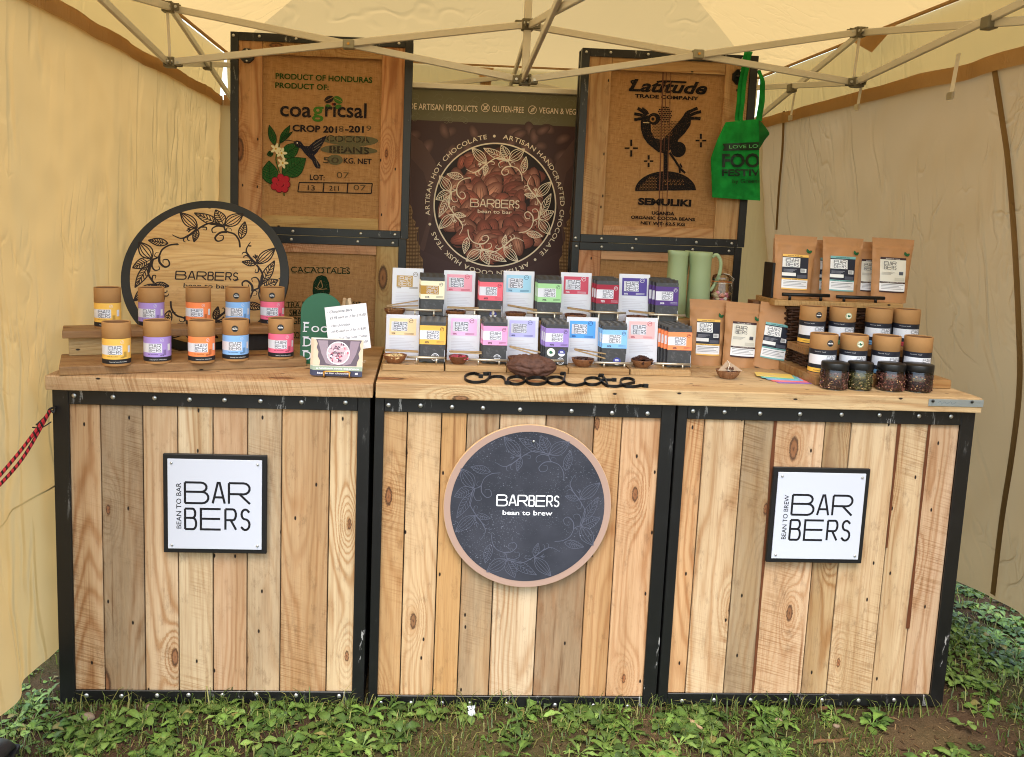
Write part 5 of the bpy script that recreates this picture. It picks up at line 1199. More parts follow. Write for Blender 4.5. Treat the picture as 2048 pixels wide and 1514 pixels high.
def bar(label,loc,w,h,col,boxc,pct,ink,rot,lean=-.09,tk=.0085,stick=(),grp=None,lc=None):
    t=thing('chocolate_bar',label,'chocolate bar',loc,(lean,0,rot),grp); 
    mb=MB(); mb.box(-w/2,w/2,-tk,0,.004,h*.93); mb.build('wrapper',M_wrap,t,bevel=.0016,bseg=2)
    mb=MB(); mb.grid(lambda u,v:(-w/2+w*u,-tk*.5+tk*.35*math.sin(u*23+h*9)*v*.4+(.004*v),h*.925+h*.075*v),14,3); mb.build('foil_fold',M_foil,t); mb=MB(); mb.grid(lambda u,v:(-w/2+w*u,-tk*.45-.0012*math.sin(u*19)*(1-v),.001+.006*v),14,1); mb.build('foil_fold',M_foil,t)
    mb=MB(); sx=w/2+.0007; z0,z1=h*.415,h*.845
    mb.box(-sx,sx,-tk-.0007,.0007,z0,z1,0,col); s=mb.build('sleeve',M_print,t,bevel=.0008)
    P=Print(flat(-tk-.0008)); hh=z1-z0
    P.rect(-sx+.0005,sx*.52,z0+hh*.27,z0+hh*.74,boxc,.0002); logo(P,-w*.27,z0+hh*.315,w*.50,lc or S(38,40,60),.0005,h=hh*.39,k=.98)
    P.text(pct,-w*.30,z0+hh*.075,hh*.095,ink,.0005,'l',bold=.03)
    for z_ in (.10,.16): P.line([(w*.16,z0+hh*z_),(w*.46,z0+hh*z_)],hh*.014,ink,.0005)
    P.ring(w*.36,z0+hh*.82,hh*.085,hh*.10,ink,.0005,20); P.line([(w*.30,z0+hh*.79),(w*.36,z0+hh*.86),(w*.42,z0+hh*.83)],hh*.02,ink,.0006)
    P.build('print',s); 
    if stick:
        P=Print(flat(-tk-.0002))
        for kd,u,v in stick:
            u*=w; v*=h; r=w*.155
            if kd=='ring': P.ring(u,v,r*.82,r,WHITE,.0003,26); P.ring(u,v,r*.55,r*.62,WHITE,.0003,22); P.rect(u-r,u+r,v-r*.25,v+r*.25,S(60,60,64),.0004); P.text('taste',u,v-r*.18,r*.4,WHITE,.0005,width=r*1.7,bold=.02)
            if kd=='blue': P.ell(u,v,r,r,WHITE,.0003,26); P.poly([(u+r*math.cos(R(a)),v+r*math.sin(R(a))) for a in range(-10,191,10)],S(62,64,140),.0004); P.line([(u-r*.5,v+r*.4),(u+r*.4,v+r*.45)],r*.16,WHITE,.0005); P.line([(u-r*.5,v+r*.12),(u+r*.5,v+r*.16)],r*.16,WHITE,.0005)
            if kd=='green': P.ell(u,v,r*1.15,r*1.15,S(238,240,220),.0003,26); P.ell(u-r*.1,v,r*.38,r*.45,S(40,110,80),.0004,16); P.ell(u+r*.25,v-r*.1,r*.25,r*.3,S(28,84,60),.0005,14)
        P.build('sticker',t)
    P=Print(lambda u,v,l:(w*.5-.0012+u,-tk-l-.0001,v)); P.line([(0,h*.03),(0,h*.30)],.0012,S(190,190,200),.0002); P.build('side_print',t)
    return t
def chunks(mb,r,z,n,col,sz,heap=.006):
    for i in range(n):
        a=random.random()*6.28; q=r*math.sqrt(random.random()); s=sz*random.uniform(.6,1.3); f=random.uniform(.6,1.25)
        c=tuple(x*f for x in col[:3]); hz=z+heap*(1-(q/r)**2)+random.uniform(0,.002)
        M3=Matrix.Rotation(random.random()*6,3,'Z')@Matrix.Rotation(random.random()*3,3,'X'); ex=(s,s*random.uniform(.5,.9),s*random.uniform(.35,.7))
        mb.hexa([Vector((q*math.cos(a),q*math.sin(a),hz))+M3@Vector((x*ex[0]/2,y*ex[1]/2,zz*ex[2]/2)) for zz in (-1,1) for x,y in ((-1,-1),(1,-1),(1,1),(-1,1))],0,c)
def bowl(label,cat_,loc,d,h,tint,cont,clabel=None,heap=.004,n=60,sz=.007):
    t=thing('tasting_bowl',label,'bowl',loc,(0,0,random.uniform(0,6)),'little olive wood bowls'); r=d/2
    prof=[(0,0),(r*.55,0),(r*.62,h*.08),(r*.86,h*.5),(r*.99,h*.95),(r,h),(r*.95,h),(r*.80,h*.5),(r*.5,h*.22),(0,h*.2)]
    mb=MB(); seg=36; mb.lathe(prof,(0,0,0),seg)
    mb.c=[tint]*len(mb.f); off=random.uniform(0,30)
    mb.g=[[(mb.v[i][0]*1.0+off,mb.v[i][2]*1.2+off,mb.v[i][1]*2.2) for i in f] for f in mb.f]
    mb.build('bowl_body',M_bowl,t)
    if cont:
        mb=MB(); chunks(mb,r*.86,h*.72,n,cont,sz,heap); mb.build('chocolate_pieces',mlist('cocoa_pieces',lambda:(lambda g:(g.base(g.attr('Col').outputs['Color']),g.m)[1])(G('cocoa_pieces',.5,.4))),t)
    return t
def tongs(label,loc,L,tilt,open_,yaw):
    t=thing('wooden_tongs',label,'tongs',loc,(0,tilt,yaw),'little wooden tongs')
    for s,nm in ((1,'arm'),(-1,'arm')):
        mb=MB(); a=Vector((-L/2,s*.0012,s*.0012)); b=Vector((L/2,s*open_*.5,s*open_*.5+.001)); mb.bar(a,b,.0095,.0032,0,T(204,166,112,.05),up=(0,0,1),grain=True); mb.build(nm,M_fine,t,bevel=.0006)
    mb=MB(); mb.box(-L/2-.001,-L/2+.010,-.005,.005,-.0012,.0012,0,T(180,140,90),'x'); mb.build('hinge_block',M_fine,t)
    return t

W2=S(224,223,230)
lo_cards=[(770,837,629,'35%',S(250,214,166),'peach'),(893,958,629,'35%',S(232,186,224),'lilac pink'),(1010,1075,633,'40%',S(188,184,236),'periwinkle'),(1131,1195,634,'50%',S(92,166,236),'bright blue'),(1249,1314,635,'55%',S(240,184,184),'salmon pink')]
up_cards=[(783,845,536,'55%',None,'gold boxed'),(886,949,541,'60%',S(234,160,176),'rose pink'),(1005,1067,542,'70%',S(164,208,230),'pale ice blue'),(1120,1182,545,'75%',S(200,76,96),'crimson'),(1237,1299,548,'80%',S(84,66,144),'deep violet')]
tc=[S(90,72,50),S(150,60,90),S(60,60,120),S(30,60,130),S(170,50,70)]
for i,(p0,p1,pt,pct,col,nm) in enumerate(lo_cards):
    card('white card with a %s colour block on the lower tier'%nm,p0,p1,pt,723,stand_y[i]+.078,ZS1,col,pct,0,tc[i])
tu=[S(120,104,70),S(190,50,70),S(70,110,140),WHITE,WHITE]
for i,(p0,p1,pt,pct,col,nm) in enumerate(up_cards):
    card('white card with a %s panel on the upper tier'%nm,p0,p1,pt,618,.355,ZS2,col,pct,0,tu[i],S(186,150,84) if i==0 else None)
lo_bars=[(838,889,635,728,'35%','mustard yellow',S(236,184,84),W2,[('ring',.12,.13)],(0,.001,.002)),(964,1012,636,732,'35%','candy pink',S(240,160,204),W2,[('ring',.1,.13)],(0,-.002,-.004)),(1088,1134,641,733,'40%','purple',S(164,138,206),W2,[('green',-.24,.29),('blue',.22,.28),('ring',.18,.09)],(0,-.0035,-.007,-.007)),(1201,1250,644,738,'50%','sky blue',S(136,190,242),W2,[('blue',.12,.12)],(0,-.003,-.004)),(1332,1379,649,741,'55%','bright orange',S(250,144,92),W2,[],(0,-.006,-.011,-.016,-.018))]
up_bars=[(840,887,547,634,'55%','cream',S(248,238,204),S(184,138,52),[],(0,-.002,-.004)),(957,1003,549,634,'60%','coral red',S(244,108,122),W2,[('blue',.12,.10)],(0,-.001,-.002)),(1073,1120,552,637,'70%','mint green',S(166,214,152),W2,[],(0,-.002,-.003)),(1190,1234,554,640,'75%','dark crimson',S(160,36,58),W2,[],(0,-.004,-.007)),(1308,1353,558,644,'80%','royal purple',S(84,54,124),W2,[],(0,-.006,-.012,-.013))]
ordn=['front','second','third','fourth','rearmost']
def stack(i,tier,row,y0,zs_):
    p0,p1,pt,pb,pct,nm,col,bx,stk,offs=row; a=aty(p0,pb,y0); b=aty(p1,pb,y0); w=b.x-a.x; h=aty((p0+p1)/2,pt,y0+.02).z-zs_
    ink=S(60,50,60) if nm not in ('dark crimson','royal purple') else WHITE
    n=len(offs)
    for k,dx in enumerate(offs):
        lb='%s chocolate bar in %s sleeve on the %s tier'%('front' if k==0 else ('rearmost' if k==n-1 else ordn[k]),nm,tier)
        bar(lb,((a.x+b.x)/2+dx,y0+.0155*k,zs_+.0006),w,h*(.985+.01*k),col,bx,pct,ink,random.uniform(-.012,.012),-.085-.004*k,stick=stk if k==0 else (),grp='chocolate bars on the tasting stands',lc=WHITE if nm=='cream' else None)
for i in range(5): stack(i,'lower',lo_bars[i],stand_y[i]+.044,ZS1); stack(i,'upper',up_bars[i],YU+.018,ZS2)
BR=S(70,38,26)
lo_bowls=[(766,814,S(216,184,130),'with pale pieces'),(897,937,S(190,70,84),'with pink pieces'),(1015,1056,S(96,54,36),'half hidden by the cocoa pod'),(1143,1189,BR,'with dark pieces under crossed tongs'),(1262,1307,S(64,36,28),'heaped with dark chocolate, no tongs')]
up_bowls=[(768,812,S(150,110,70),'below the gold boxed card'),(891,932,BR,'below the rose pink card'),(1010,1053,S(84,44,30),'below the ice blue card'),(1129,1174,BR,'below the crimson card'),(1253,1296,S(110,64,40),'below the deep violet card')]
bt=[T(178,112,66),T(150,92,56),T(164,104,60),T(172,112,68),T(168,112,70)]
tl_lo=[2,2,14,11,None]; tl_up=[-7,1,9,7,5]
for i,(p0,p1,c_,nm) in enumerate(lo_bowls):
    y=stand_y[i]+.030; a=aty(p0,715,y); b=aty(p1,715,y); d=b.x-a.x; x=(a.x+b.x)/2
    bowl('olive wood bowl on the lower tier '+nm,'bowl',(x,y,ZS1+.0005),d,.023,bt[i],c_,heap=.012 if i==4 else .005,n=90 if i==4 else 60,sz=.010 if i==4 else .0075)
    if tl_lo[i] is not None: tongs('pale wooden tongs resting on the bowl '+['of pale pieces','of pink pieces','behind the cocoa pod','of dark pieces','x'][i],(x+.020,y,ZS1+.0325+.05*math.sin(abs(R(tl_lo[i])))*.8),.092,R(tl_lo[i]),[.002,.004,.010,.012,0][i],R(random.uniform(-8,8)))
for i,(p0,p1,c_,nm) in enumerate(up_bowls):
    y=YU+.018; a=aty(p0,620,y); b=aty(p1,620,y); d=b.x-a.x; x=(a.x+b.x)/2
    bowl('olive wood bowl on the upper tier '+nm,'bowl',(x,y,ZS2+.0005),d,.021,bt[(i+2)%5],c_)
    tongs('pale wooden tongs on the upper tier bowl '+nm,(x+.022,y,ZS2+.029+.05*math.sin(abs(R(tl_up[i])))*.8),.095,R(tl_up[i]),[.014,.003,.003,.003,.003][i],R(random.uniform(-6,6)))

# cocoa pod
P=atz(1063,752,ZT); L=(aty(1113,735,.12).x-aty(1013,735,.12).x)
t=thing('cocoa_pod','dried dark brown ridged cocoa pod lying in front of the stands','cocoa pod',(aty(1063,740,.117).x,.117,ZT),(0,0,R(-3)))
def pod(u,v):
    th=2*math.pi*u; x=(v-.5)*L; r=.0345*max(0,1-abs(2*v-1)**2.3)**.62; s=1+.13*abs(math.sin(th*5+.6*math.sin(v*9)))-.08+.16*noise.noise((v*9,math.cos(th)*2.5,math.sin(th)*2.5))+.07*noise.noise((v*30,math.cos(th)*7,math.sin(th)*7))
    return (x, r*s*math.cos(th), .030+r*.92*s*math.sin(th))
mb=MB(); mb.grid(pod,90,60); mb.build('husk',plain('cocoa_husk',S(84,54,42),.7,0,.35,.5,70,.9),t)
# wrought iron word lying on the counter
ZW=ZT+.0006; oo=atz(1113,765,ZW); t=thing('iron_word','black wrought iron script of the word chocolate lying on the counter edge','lettering',tuple(oo)); zz=.0075
def zw(u,v): p=atz(900+u/4.876,700+v/4.876+2.4,ZW+.006); return (p.x-oo.x,p.y-oo.y)
def lp(cx,cy,rx,ry,a0,a1,n=26): return [(cx+rx*math.cos(R(a0+(a1-a0)*i/n)),cy-ry*math.sin(R(a0+(a1-a0)*i/n))) for i in range(n+1)]
lines=[[(300,240),(288,222),(250,212)]+lp(255,250,112,44,90,300)+[(345,282),(372,262),(386,236),(382,212)],
 [(330,212),(392,212)],[(384,250),(430,238),(500,240),(532,262),(538,290)],[(532,298),(595,300)],
 lp(645,276,84,36,200,-170),lp(845,280,100,34,-170,190),lp(1030,276,80,34,200,-170),[(728,280),(748,280)],[(942,285),(954,285)],
 [(1075,212),(1130,212)],[(1128,212),(1118,250),(1122,290),(1150,312),(1210,322),(1270,318),(1318,302)],lp(1392,284,80,34,170,530),[(1468,282),(1490,300),(1520,322),(1545,332)],
 [(1450,232),(1480,228),(1510,262),(1530,300),(1538,322)],[(1478,270),(1605,272)],[(1546,330),(1620,334),(1690,322)],[(1690,320),(1780,300)]+lp(1730,290,70,34,-10,200)+[(1680,318),(1720,334),(1800,336),(1860,326),(1890,330)],[(1885,328),(1934,332)]]
mb=MB()
for q in lines:
    pts=[Vector((*zw(*p),0)) for p in (cat(q,4) if len(q)>2 else q)]; n=len(pts); w=.0016; A_=[];B_=[]
    for i in range(n):
        d=(pts[min(i+1,n-1)]-pts[max(i-1,0)]); d=d.normalized() if d.length>1e-9 else Vector((1,0,0)); s=Vector((-d.y,d.x,0))*w; A_.append(pts[i]+s); B_.append(pts[i]-s)
    k=mb.add([p for a,b in zip(A_,B_) for p in (a,b,b+Vector((0,0,zz)),a+Vector((0,0,zz)))])
    for i in range(n-1):
        for e in range(4): f=(e+1)%4; mb.face((k+4*i+e,k+4*i+f,k+4*i+4+f,k+4*i+4+e),0)
    mb.face((k,k+3,k+2,k+1),0); e=k+4*(n-1); mb.face((e,e+1,e+2,e+3),0)
for (u,v) in ((300,238),(345,214),(380,212),(560,300),(1104,212),(1478,230),(1600,272),(1910,330)):
    x,y=zw(u,v); mb.box(x-.006,x+.006,y-.005,y+.005,0,zz+.0015)
mb.build('script',M_iron,t)

# ------------------------------------------------------------------ left centre: festival sign, price card, postcards
P=atz(634,712,zL); Yf=.245; a=aty(600,706,Yf); b=aty(682,706,Yf); w=b.x-a.x; h=aty(640,587,Yf).z-zL
t=thing('festival_sign','dark green arched sign with white slab lettering behind the price card','sign',((a.x+b.x)/2,Yf,zL+.0004),(R(-4),0,0))
ol=[(-w/2,0),(w/2,0)]+[(w/2*math.cos(R(q)),h-w/2*.92+w/2*.92*math.sin(R(q))) for q in range(0,181,10)]
mb=MB(); n=mb.add([(x,-.003,z) for x,z in ol]+[(x,.003,z) for x,z in ol]); L=len(ol); mb.face([n+i for i in range(L)]); mb.face([n+L+i for i in range(L)][::-1])
for i in range(L): mb.face((n+i,n+L+i,n+L+(i+1)%L,n+(i+1)%L))
mb.build('panel',plain('green_board',S(24,92,60),.4,0,.45),t)
P=Print(flat(-.0032))
def slab2(tx,v,cap,x=-w*.42,wd=None):
    P.text(tx[0],x,v,cap,WHITE,.0003,'l',bold=.0); x2=x+cap*.86
    P.line([(x-cap*.10,v+cap*.98),(x+cap*.55,v+cap*.98)],cap*.10,WHITE,.0003); P.line([(x-cap*.10,v+cap*.04),(x+cap*.34,v+cap*.04)],cap*.10,WHITE,.0003)
    P.text(tx[1:],x2-cap*.08,v,cap,WHITE,.0004,'l',width=wd)
slab2('Food',h*.45,h*.135,wd=w*.62); slab2('Drink',h*.245,h*.135,wd=w*.66); slab2('Devon',h*.055,h*.13,wd=w*.66)
P.build('lettering',t)
# easel and price card
Ye=.135; q=aty(692,706,Ye); t=thing('display_easel','small pale wooden easel holding the handwritten price card','easel',(q.x,Ye,zL),(0,0,R(-6))); zt_=aty(682,595,Ye+.02).z-zL
mb=MB(); mb.bar((-.034,-.004,.001),(-.008,.012,zt_),.009,.006,0,T(226,190,140),up=(0,-1,0),grain=True); mb.build('leg',M_fine,t,bevel=.001)
mb=MB(); mb.bar((.042,-.004,.001),(.004,.012,zt_),.009,.006,0,T(226,190,140),up=(0,-1,0),grain=True); mb.build('leg',M_fine,t,bevel=.001)
mb=MB(); mb.bar((-.002,.014,zt_-.004),(-.002,.075,.001),.009,.006,0,T(216,180,130),up=(0,-1,0),grain=True); mb.build('back_leg',M_fine,t,bevel=.001)
mb=MB(); mb.box(-.052,.056,-.017,.001,.030,.036,0,T(226,190,140),'x'); mb.build('ledge',M_fine,t,bevel=.001)
q0,q1,q2=[aty(*z,Ye-.012) for z in ((645,616),(729,606),(746,694))]; q3=q0+(q2-q1)
cx_=(q0+q2)/2; wv=(q1-q0); ang_=math.atan2(wv.z,wv.x); w=wv.length; h=(q2-q1).length
t=thing('price_card','white card with handwritten prices leaning on the wooden easel','price card',(cx_.x,Ye-.014,cx_.z),(R(-8),-ang_,R(-4)))
mb=MB(); mb.box(-w/2,w/2,-.0015,.0015,-h/2,h/2); mb.build('card',plain('white_card',S(226,222,224),.6),t)
P=Print(flat(-.0017)); IK=S(50,48,56); sh_=.28
rows=[('- Chocolate Bars',.36,.05,.60,.06),('£5.95 each or 3 for £15.00',.225,.10,.86,.055),('- Hot chocolate',.05,.07,.50,.055),('£9.95 each or 2 for £18.00',-.08,.10,.84,.055),('- Cocoa Husk Teas Loose | Teabags',-.24,.05,.90,.052),('£7.95 each or 2 for £14.00',-.37,.10,.84,.052)]
for tx,v,u,wd_,cp in rows: P.text(tx,-w/2+w*u+w*.0,h*v,h*cp*1.0,IK,.0003,'l',bold=-.004,shear=sh_,width=w*wd_)
P.build('handwriting',t)
# postcards on a brass stand
Yp=.062; a=aty(626,747,Yp); b=aty(725,747,Yp); w=b.x-a.x; h=aty(676,676,Yp+.01).z-zL-.004; xc_=(a.x+b.x)/2
t=thing('card_stand','brass wire stand holding the leaflets','stand',(xc_,Yp,zL),(0,0,R(-2)))
mb=MB(); 
for s in (-1,1): mb.tube(cat([(s*.034,.045,.05),(s*.034,.03,.004),(s*.034,-.02,.003),(s*.034,-.022,.012),(s*.033,-.021,.016)],4),.0022,8)
mb.tube(cat([(-.034,-.021,.014),(-.030,-.022,.0175),(.030,-.022,.0175),(.034,-.021,.014)],4),.0022,8); mb.build('wire_frame',M_brass,t)
for k in range(4):
    lb=['front leaflet with purple hands photo on the brass stand','second leaflet in the brass stand','third leaflet in the brass stand','rearmost leaflet in the brass stand'][k]
    t=thing('leaflet',lb,'leaflet',(xc_-.003*k,Yp-.012+.0045*k,zL+.0035),(R(-11),0,R(-2)),'leaflets in the brass stand')
    mb=MB(); mb.box(-w/2,w/2,-.0004,.0004,0,h); mb.build('sheet',plain('coated_paper',S(216,208,196),.35) if 'coated_paper' not in bpy.data.materials else bpy.data.materials['coated_paper'],t)
    P=Print(flat(-.0005)); P.rect(-w/2,w/2,0,h*.15,S(54,54,76)); P.rect(-w/2,w/2,h*.15,h*.26,S(148,160,140)); P.text('bean to bar chocolate',-w*.08,h*.055,h*.05,WHITE,.0006,width=w*.66,bold=.02); P.text('48',w*.38,h*.05,h*.06,WHITE,.0006,bold=.02)
    P.text('a handmade cocoa experience',0,h*.185,h*.05,WHITE,.0006,width=w*.86,bold=.02)
    P.rect(-w/2,w/2,h*.27,h*.985,S(206,186,160)); 
    ed=[(-.46,.98),(-.42,.86),(-.44,.76),(-.40,.64),(-.41,.52),(-.36,.40),(-.37,.28),(.38,.28),(.39,.4),(.43,.5),(.41,.62),(.45,.74),(.43,.86),(.47,.98)]
    P.poly([(x*w,z*h) for x,z in ed],S(96,82,92),.0006)
    P.poly([(x*w,z*h) for x,z in ((-.42,.95),(-.22,.95),(-.20,.7),(-.12,.42),(-.02,.33),(-.10,.29),(-.24,.34),(-.34,.6))],S(150,132,142),.0008); P.poly([(x*w,z*h) for x,z in ((.43,.95),(.24,.95),(.22,.7),(.14,.42),(.02,.33),(.12,.29),(.26,.34),(.36,.6))],S(146,126,138),.0008)
    P.ell(0,h*.62,h*.30,h*.30,S(196,168,176),.001,36); P.ring(0,h*.62,h*.285,h*.31,S(236,232,236),.0012,36)
    for j in range(46):
        a_=random.random()*6.28; q_=h*.27*math.sqrt(random.random()); P.ell(q_*math.cos(a_),h*.62+q_*math.sin(a_),h*.035,h*.018,random.choice([S(206,92,110),S(236,226,232),S(120,72,92),S(226,190,200),S(84,60,80)]),.0014,8,rot=random.random()*3)
    P.text('BARBERS',0,h*.60,h*.055,S(60,40,60),.0022,width=h*.30)
    P.build('print',t)

# ------------------------------------------------------------------ right: jugs, jar, riser
zR=ZT
t=thing('riser_box','plain wooden riser box behind the tasting stands under the jugs','riser',(.66,.54,ZT)); o=Vector(t.location)
mb=MB(); mb.box(.50,.80,.455,.62,1.030,1.046,0,T(200,150,92,.1),'x')
for x in (.502,.784): mb.box(x,x+.014,.458,.615,ZT+.0005,1.0297,0,T(190,142,88,.1),'z')
mb.box(.5165,.7835,.46,.472,ZT+.0005,1.0297,0,T(190,142,88,.1),'x'); mb.build('box',M_fine,t,world=True,bevel=.001)
M_jug=plain('sage_enamel',S(150,164,120),.5,0,.4,.06,8)
def jug(label,p0,p1,pt,y,hand):
    a=aty(p0,600,y); b=aty(p1,600,y); d=b.x-a.x; r=d/2; zt_=aty((p0+p1)/2,pt,y).z; h=zt_-1.0465
    t=thing('enamel_jug',label,'jug',((a.x+b.x)/2,y,1.0465),(0,0,R(-14) if hand else R(40)))
    pr=[(0,0),(r*1.02,0),(r*1.04,.004),(r*1.0,h*.3),(r*.93,h*.75),(r*.95,h*.93),(r*1.02,h),(r*.99,h+.001),(r*.91,h*.93),(r*.89,h*.7),(r*.95,.01),(0,.008)]
    mb=MB(); seg=40; mb.lathe(pr,(0,0,0),seg)
    # pull a pouring lip forward on the far side of the handle
    for i,(x,yv,z) in enumerate(mb.v):
        if z>h*.86:
            k=max(0,-x/r)**4*(z-h*.86)/(h*.14); mb.v[i]=(x-.014*k,yv*(1-.25*k),z+.003*k)
    mb.build('body',M_jug,t)
    mb=MB(); mb.tube(cat([(r*.93,0,h*.93),(r*1.35,0,h*.97),(r*1.72,0,h*.86),(r*1.66,0,h*.66),(r*1.3,0,h*.50),(r*.97,0,h*.42)],6),.0058,10,flat=.6,up=(0,1,0)); mb.build('handle',M_jug,t)
jug('slim sage green enamel jug, its handle hidden, left of the other jug',1330,1371,502,.535,False)
jug('sage green enamel jug with its loop handle towards the glass jar',1374,1418,504,.53,True)
yj=.53; a=aty(1420,590,yj); b=aty(1463,590,yj); r=(b.x-a.x)/2; zt_=aty(1440,548,yj).z; h=zt_-1.0465
t=thing('clip_jar','clip top glass jar of pink and cream sweets beside the green jug','jar',((a.x+b.x)/2,yj,1.0465))
mb=MB(); mb.lathe([(0,.001),(r*.9,.001),(r,.006),(r,h*.62),(r*.86,h*.76),(r*.82,h*.84)],(0,0,0),32); mb.build('glass_body',M_glass,t)
mb=MB(); mb.lathe([(r*.86,h*.845),(r*.88,h*.90),(r*.8,h*.97),(r*.5,h),(0,h)],(0,0,0),32); mb.build('glass_lid',M_glass,t)
mb=MB(); mb.lathe([(r*.83,h*.825),(r*.9,h*.835),(r*.83,h*.845)],(0,0,0),28); mb.build('seal_ring',plain('orange_rubber',S(200,120,60),.6),t)
mb=MB(); mb.tube([(r*.89*math.cos(q*.3),r*.89*math.sin(q*.3),h*.80) for q in range(22)],.0011,6); mb.tube([(r*.9,-.004,h*.80),(r*1.1,-.004,h*.90),(r*.6,-.004,h*.995),(0,-.003,h*1.02)],.0011,6); mb.tube([(r*.9,.004,h*.80),(r*1.12,.004,h*.66),(r*1.05,.004,h*.9)],.0011,6); mb.build('wire_clip',M_alu,t)
mb=MB()
for i in range(60):
    q=r*.78*math.sqrt(random.random()); a_=random.random()*6.28; mb.blob((q*math.cos(a_),q*math.sin(a_),.012+h*.5*random.random()),.008,.008,.0065,8,6,0,random.choice([S(214,130,140),S(226,206,184),S(190,96,84),S(208,180,140),S(150,92,60)]))
mb.build('sweets',M_print,t)

# ------------------------------------------------------------------ kraft pouches
M_seal=plain('pouch_crease',S(168,118,72),.6)
def pouch(label,loc,w,h,tk,style,yaw,roll=0,lean=-.06,wb=1.0,plainp=False,grp='kraft pouches of cocoa tea'):
    t=thing('kraft_pouch',label,'pouch',loc,(lean,roll,yaw),grp)
    sd=random.uniform(0,50)
    def wf(v): return w*(wb+(1-wb)*v)*(1-.035*math.exp(-((v-.55)/.28)**2))
    def front(u,v):
        e=math.sin(math.pi*u); b=tk*(max(0,1-v/.86)**.55 if v<.86 else 0); wr=.0045*noise.noise((u*3.2+sd,v*4.2,sd))*(e**.5)*(v<.84)
        side=.006*math.exp(-((u-.06)/.05)**2)*noise.noise((v*8+sd,1,sd))+.008*math.exp(-((u-.93)/.05)**2)*noise.noise((v*8-sd,4,sd))
        y=-b*(e**.55)*.62+wr+side
        if .835<v<.875: y-=.0030*math.sin((v-.835)/.04*math.pi)
        if .905<v<.925: y-=.0014*math.sin((v-.905)/.02*math.pi)
        bot=.012*(e**.7)*(1-v)**6
        return ((u-.5)*wf(v), y, v*h-bot*.5)
    mb=MB(); mb.grid(front,26,44)
    def backf(u,v):
        f=front(u,v); b=tk*(max(0,1-v/.86)**.55 if v<.86 else 0); return (f[0], b*.38*math.sin(math.pi*u)**.55+.0008, f[2])
    mb.grid(backf,14,24,flip=True); mb.build('paper_bag',M_kraftbag,t)
    if plainp: return t
    def fn(x,z,l):
        v=min(.999,max(0,z/h)); u=x/wf(v)+.5; f=front(u,v); return (f[0],f[1]-l*1.3-.0020,f[2])
    P=Print(fn); rect0=P.rect; P.rect=lambda u0,u1,v0,v1,c,l=.0003,nu=1,nv=1: rect0(u0,u1,v0,v1,c,l,max(nu,10),max(nv,8))
    lw=w*.30; z0,z1=h*.155,h*.70; H_=z1-z0; acc={'yellow':S(240,190,96),'teal':S(122,176,172),'brown':S(66,42,42)}[style]; bx=w*.0
    Z=lambda f:z0+H_*f
    if style!='brown':
        P.rect(-lw,lw,z0,z1,S(40,42,54),.0002,10,24); P.rect(-lw,lw,Z(.93),z1,acc,.0006,4,1); P.rect(-lw,lw*.34,Z(.63),Z(.90),S(238,236,234),.0006,3,3)
        P.rect(-lw,lw*.02,Z(.375),Z(.47),S(236,234,232),.0006,2,2); P.rect(-lw,lw,z0,Z(.29),S(238,236,236),.0006,4,4); P.rect(-lw,lw,Z(.27),Z(.31),acc,.0008,4,1); P.rect(-lw,lw,z0,Z(.035),acc,.0008,4,1); P.rect(lw*.40,lw*.88,Z(.49),Z(.60),S(236,236,236),.0007,2,2)
        lc=S(38,38,50); tx=S(150,150,160)
    else:
        P.rect(-lw,lw,z0,z1,S(226,220,204),.0002,10,24); P.rect(-lw,lw,Z(.935),z1,acc,.0006,4,1); P.rect(-lw,lw,Z(.255),Z(.30),acc,.0008,4,1); P.rect(-lw,lw,z0,Z(.25),S(240,238,238),.0006,4,4); P.rect(-lw,lw,z0,Z(.04),acc,.0008,4,1); P.rect(lw*.46,lw*.78,Z(.50),Z(.60),S(120,120,130),.0007,2,2); lc=S(60,58,66); tx=S(150,146,140)
    logo(P,-lw*.86,Z(.655),lw*1.08,lc,.0011,h=H_*.22,k=.98,side='BEAN TO BREW')
    for k in range(6): P.rect(lw*(.44+.06*k),lw*(.44+.06*k)+lw*.028,Z(.505),Z(.585),S(30,30,34),.001,1,1)
    P.text('cocoa husk tea' if style!='brown' else 'loose tea',-lw*.05,Z(.95),H_*.028,S(50,40,40) if style=='yellow' else (S(30,60,60) if style=='teal' else S(220,210,200)),.001,width=lw*1.1,bold=.02)
    for k in range(3): P.rect(-lw*.9,lw*(.1-.15*k),Z(.555-.028*k),Z(.555-.028*k)+H_*.010,tx,.0009,2,1)
    P.text('cocoa husk infusion',0,Z(.275),H_*.022,S(30,26,26) if style!='brown' else S(230,220,210),.0012,width=lw*1.6,bold=.01)
    for k in range(4): P.rect(-lw*.88,lw*(.88-.2*((k*5)%3)),Z(.215-.04*k),Z(.215-.04*k)+H_*.012,S(150,148,156) if k else S(60,58,66),.0009,3,1)
    P.rect(lw*.1,lw*.9,Z(.33),Z(.42),S(84,86,98) if style!='brown' else S(206,200,184),.0009,2,2)
    g1=S(40,104,60); leafp(P,(lw*.98,h*.735),(lw*.86,h*.80),lw*.10,S(24,74,40),.0009,.0011,2,g1); leafp(P,(lw*.98,h*.735),(lw*1.28,h*.775),lw*.10,S(24,74,40),.0009,.0012,2,g1)
    P.build('label',t)
    return t
def px_pouch(label,p0,p1,pt,pb,z,style,tk=.034,roll=0,yaw=0,wb=1.0,lean=-.07):
    P=atz((p0+p1)/2,pb,z); y=P.y; a=aty(p0,pb,y); b=aty(p1,pb,y); w=b.x-a.x; h=aty((p0+p1)/2,pt,y+.02).z-z
    return pouch(label,((a.x+b.x)/2,y+tk*.6,z+.0005),w,h,tk,style,yaw,roll,lean,wb)
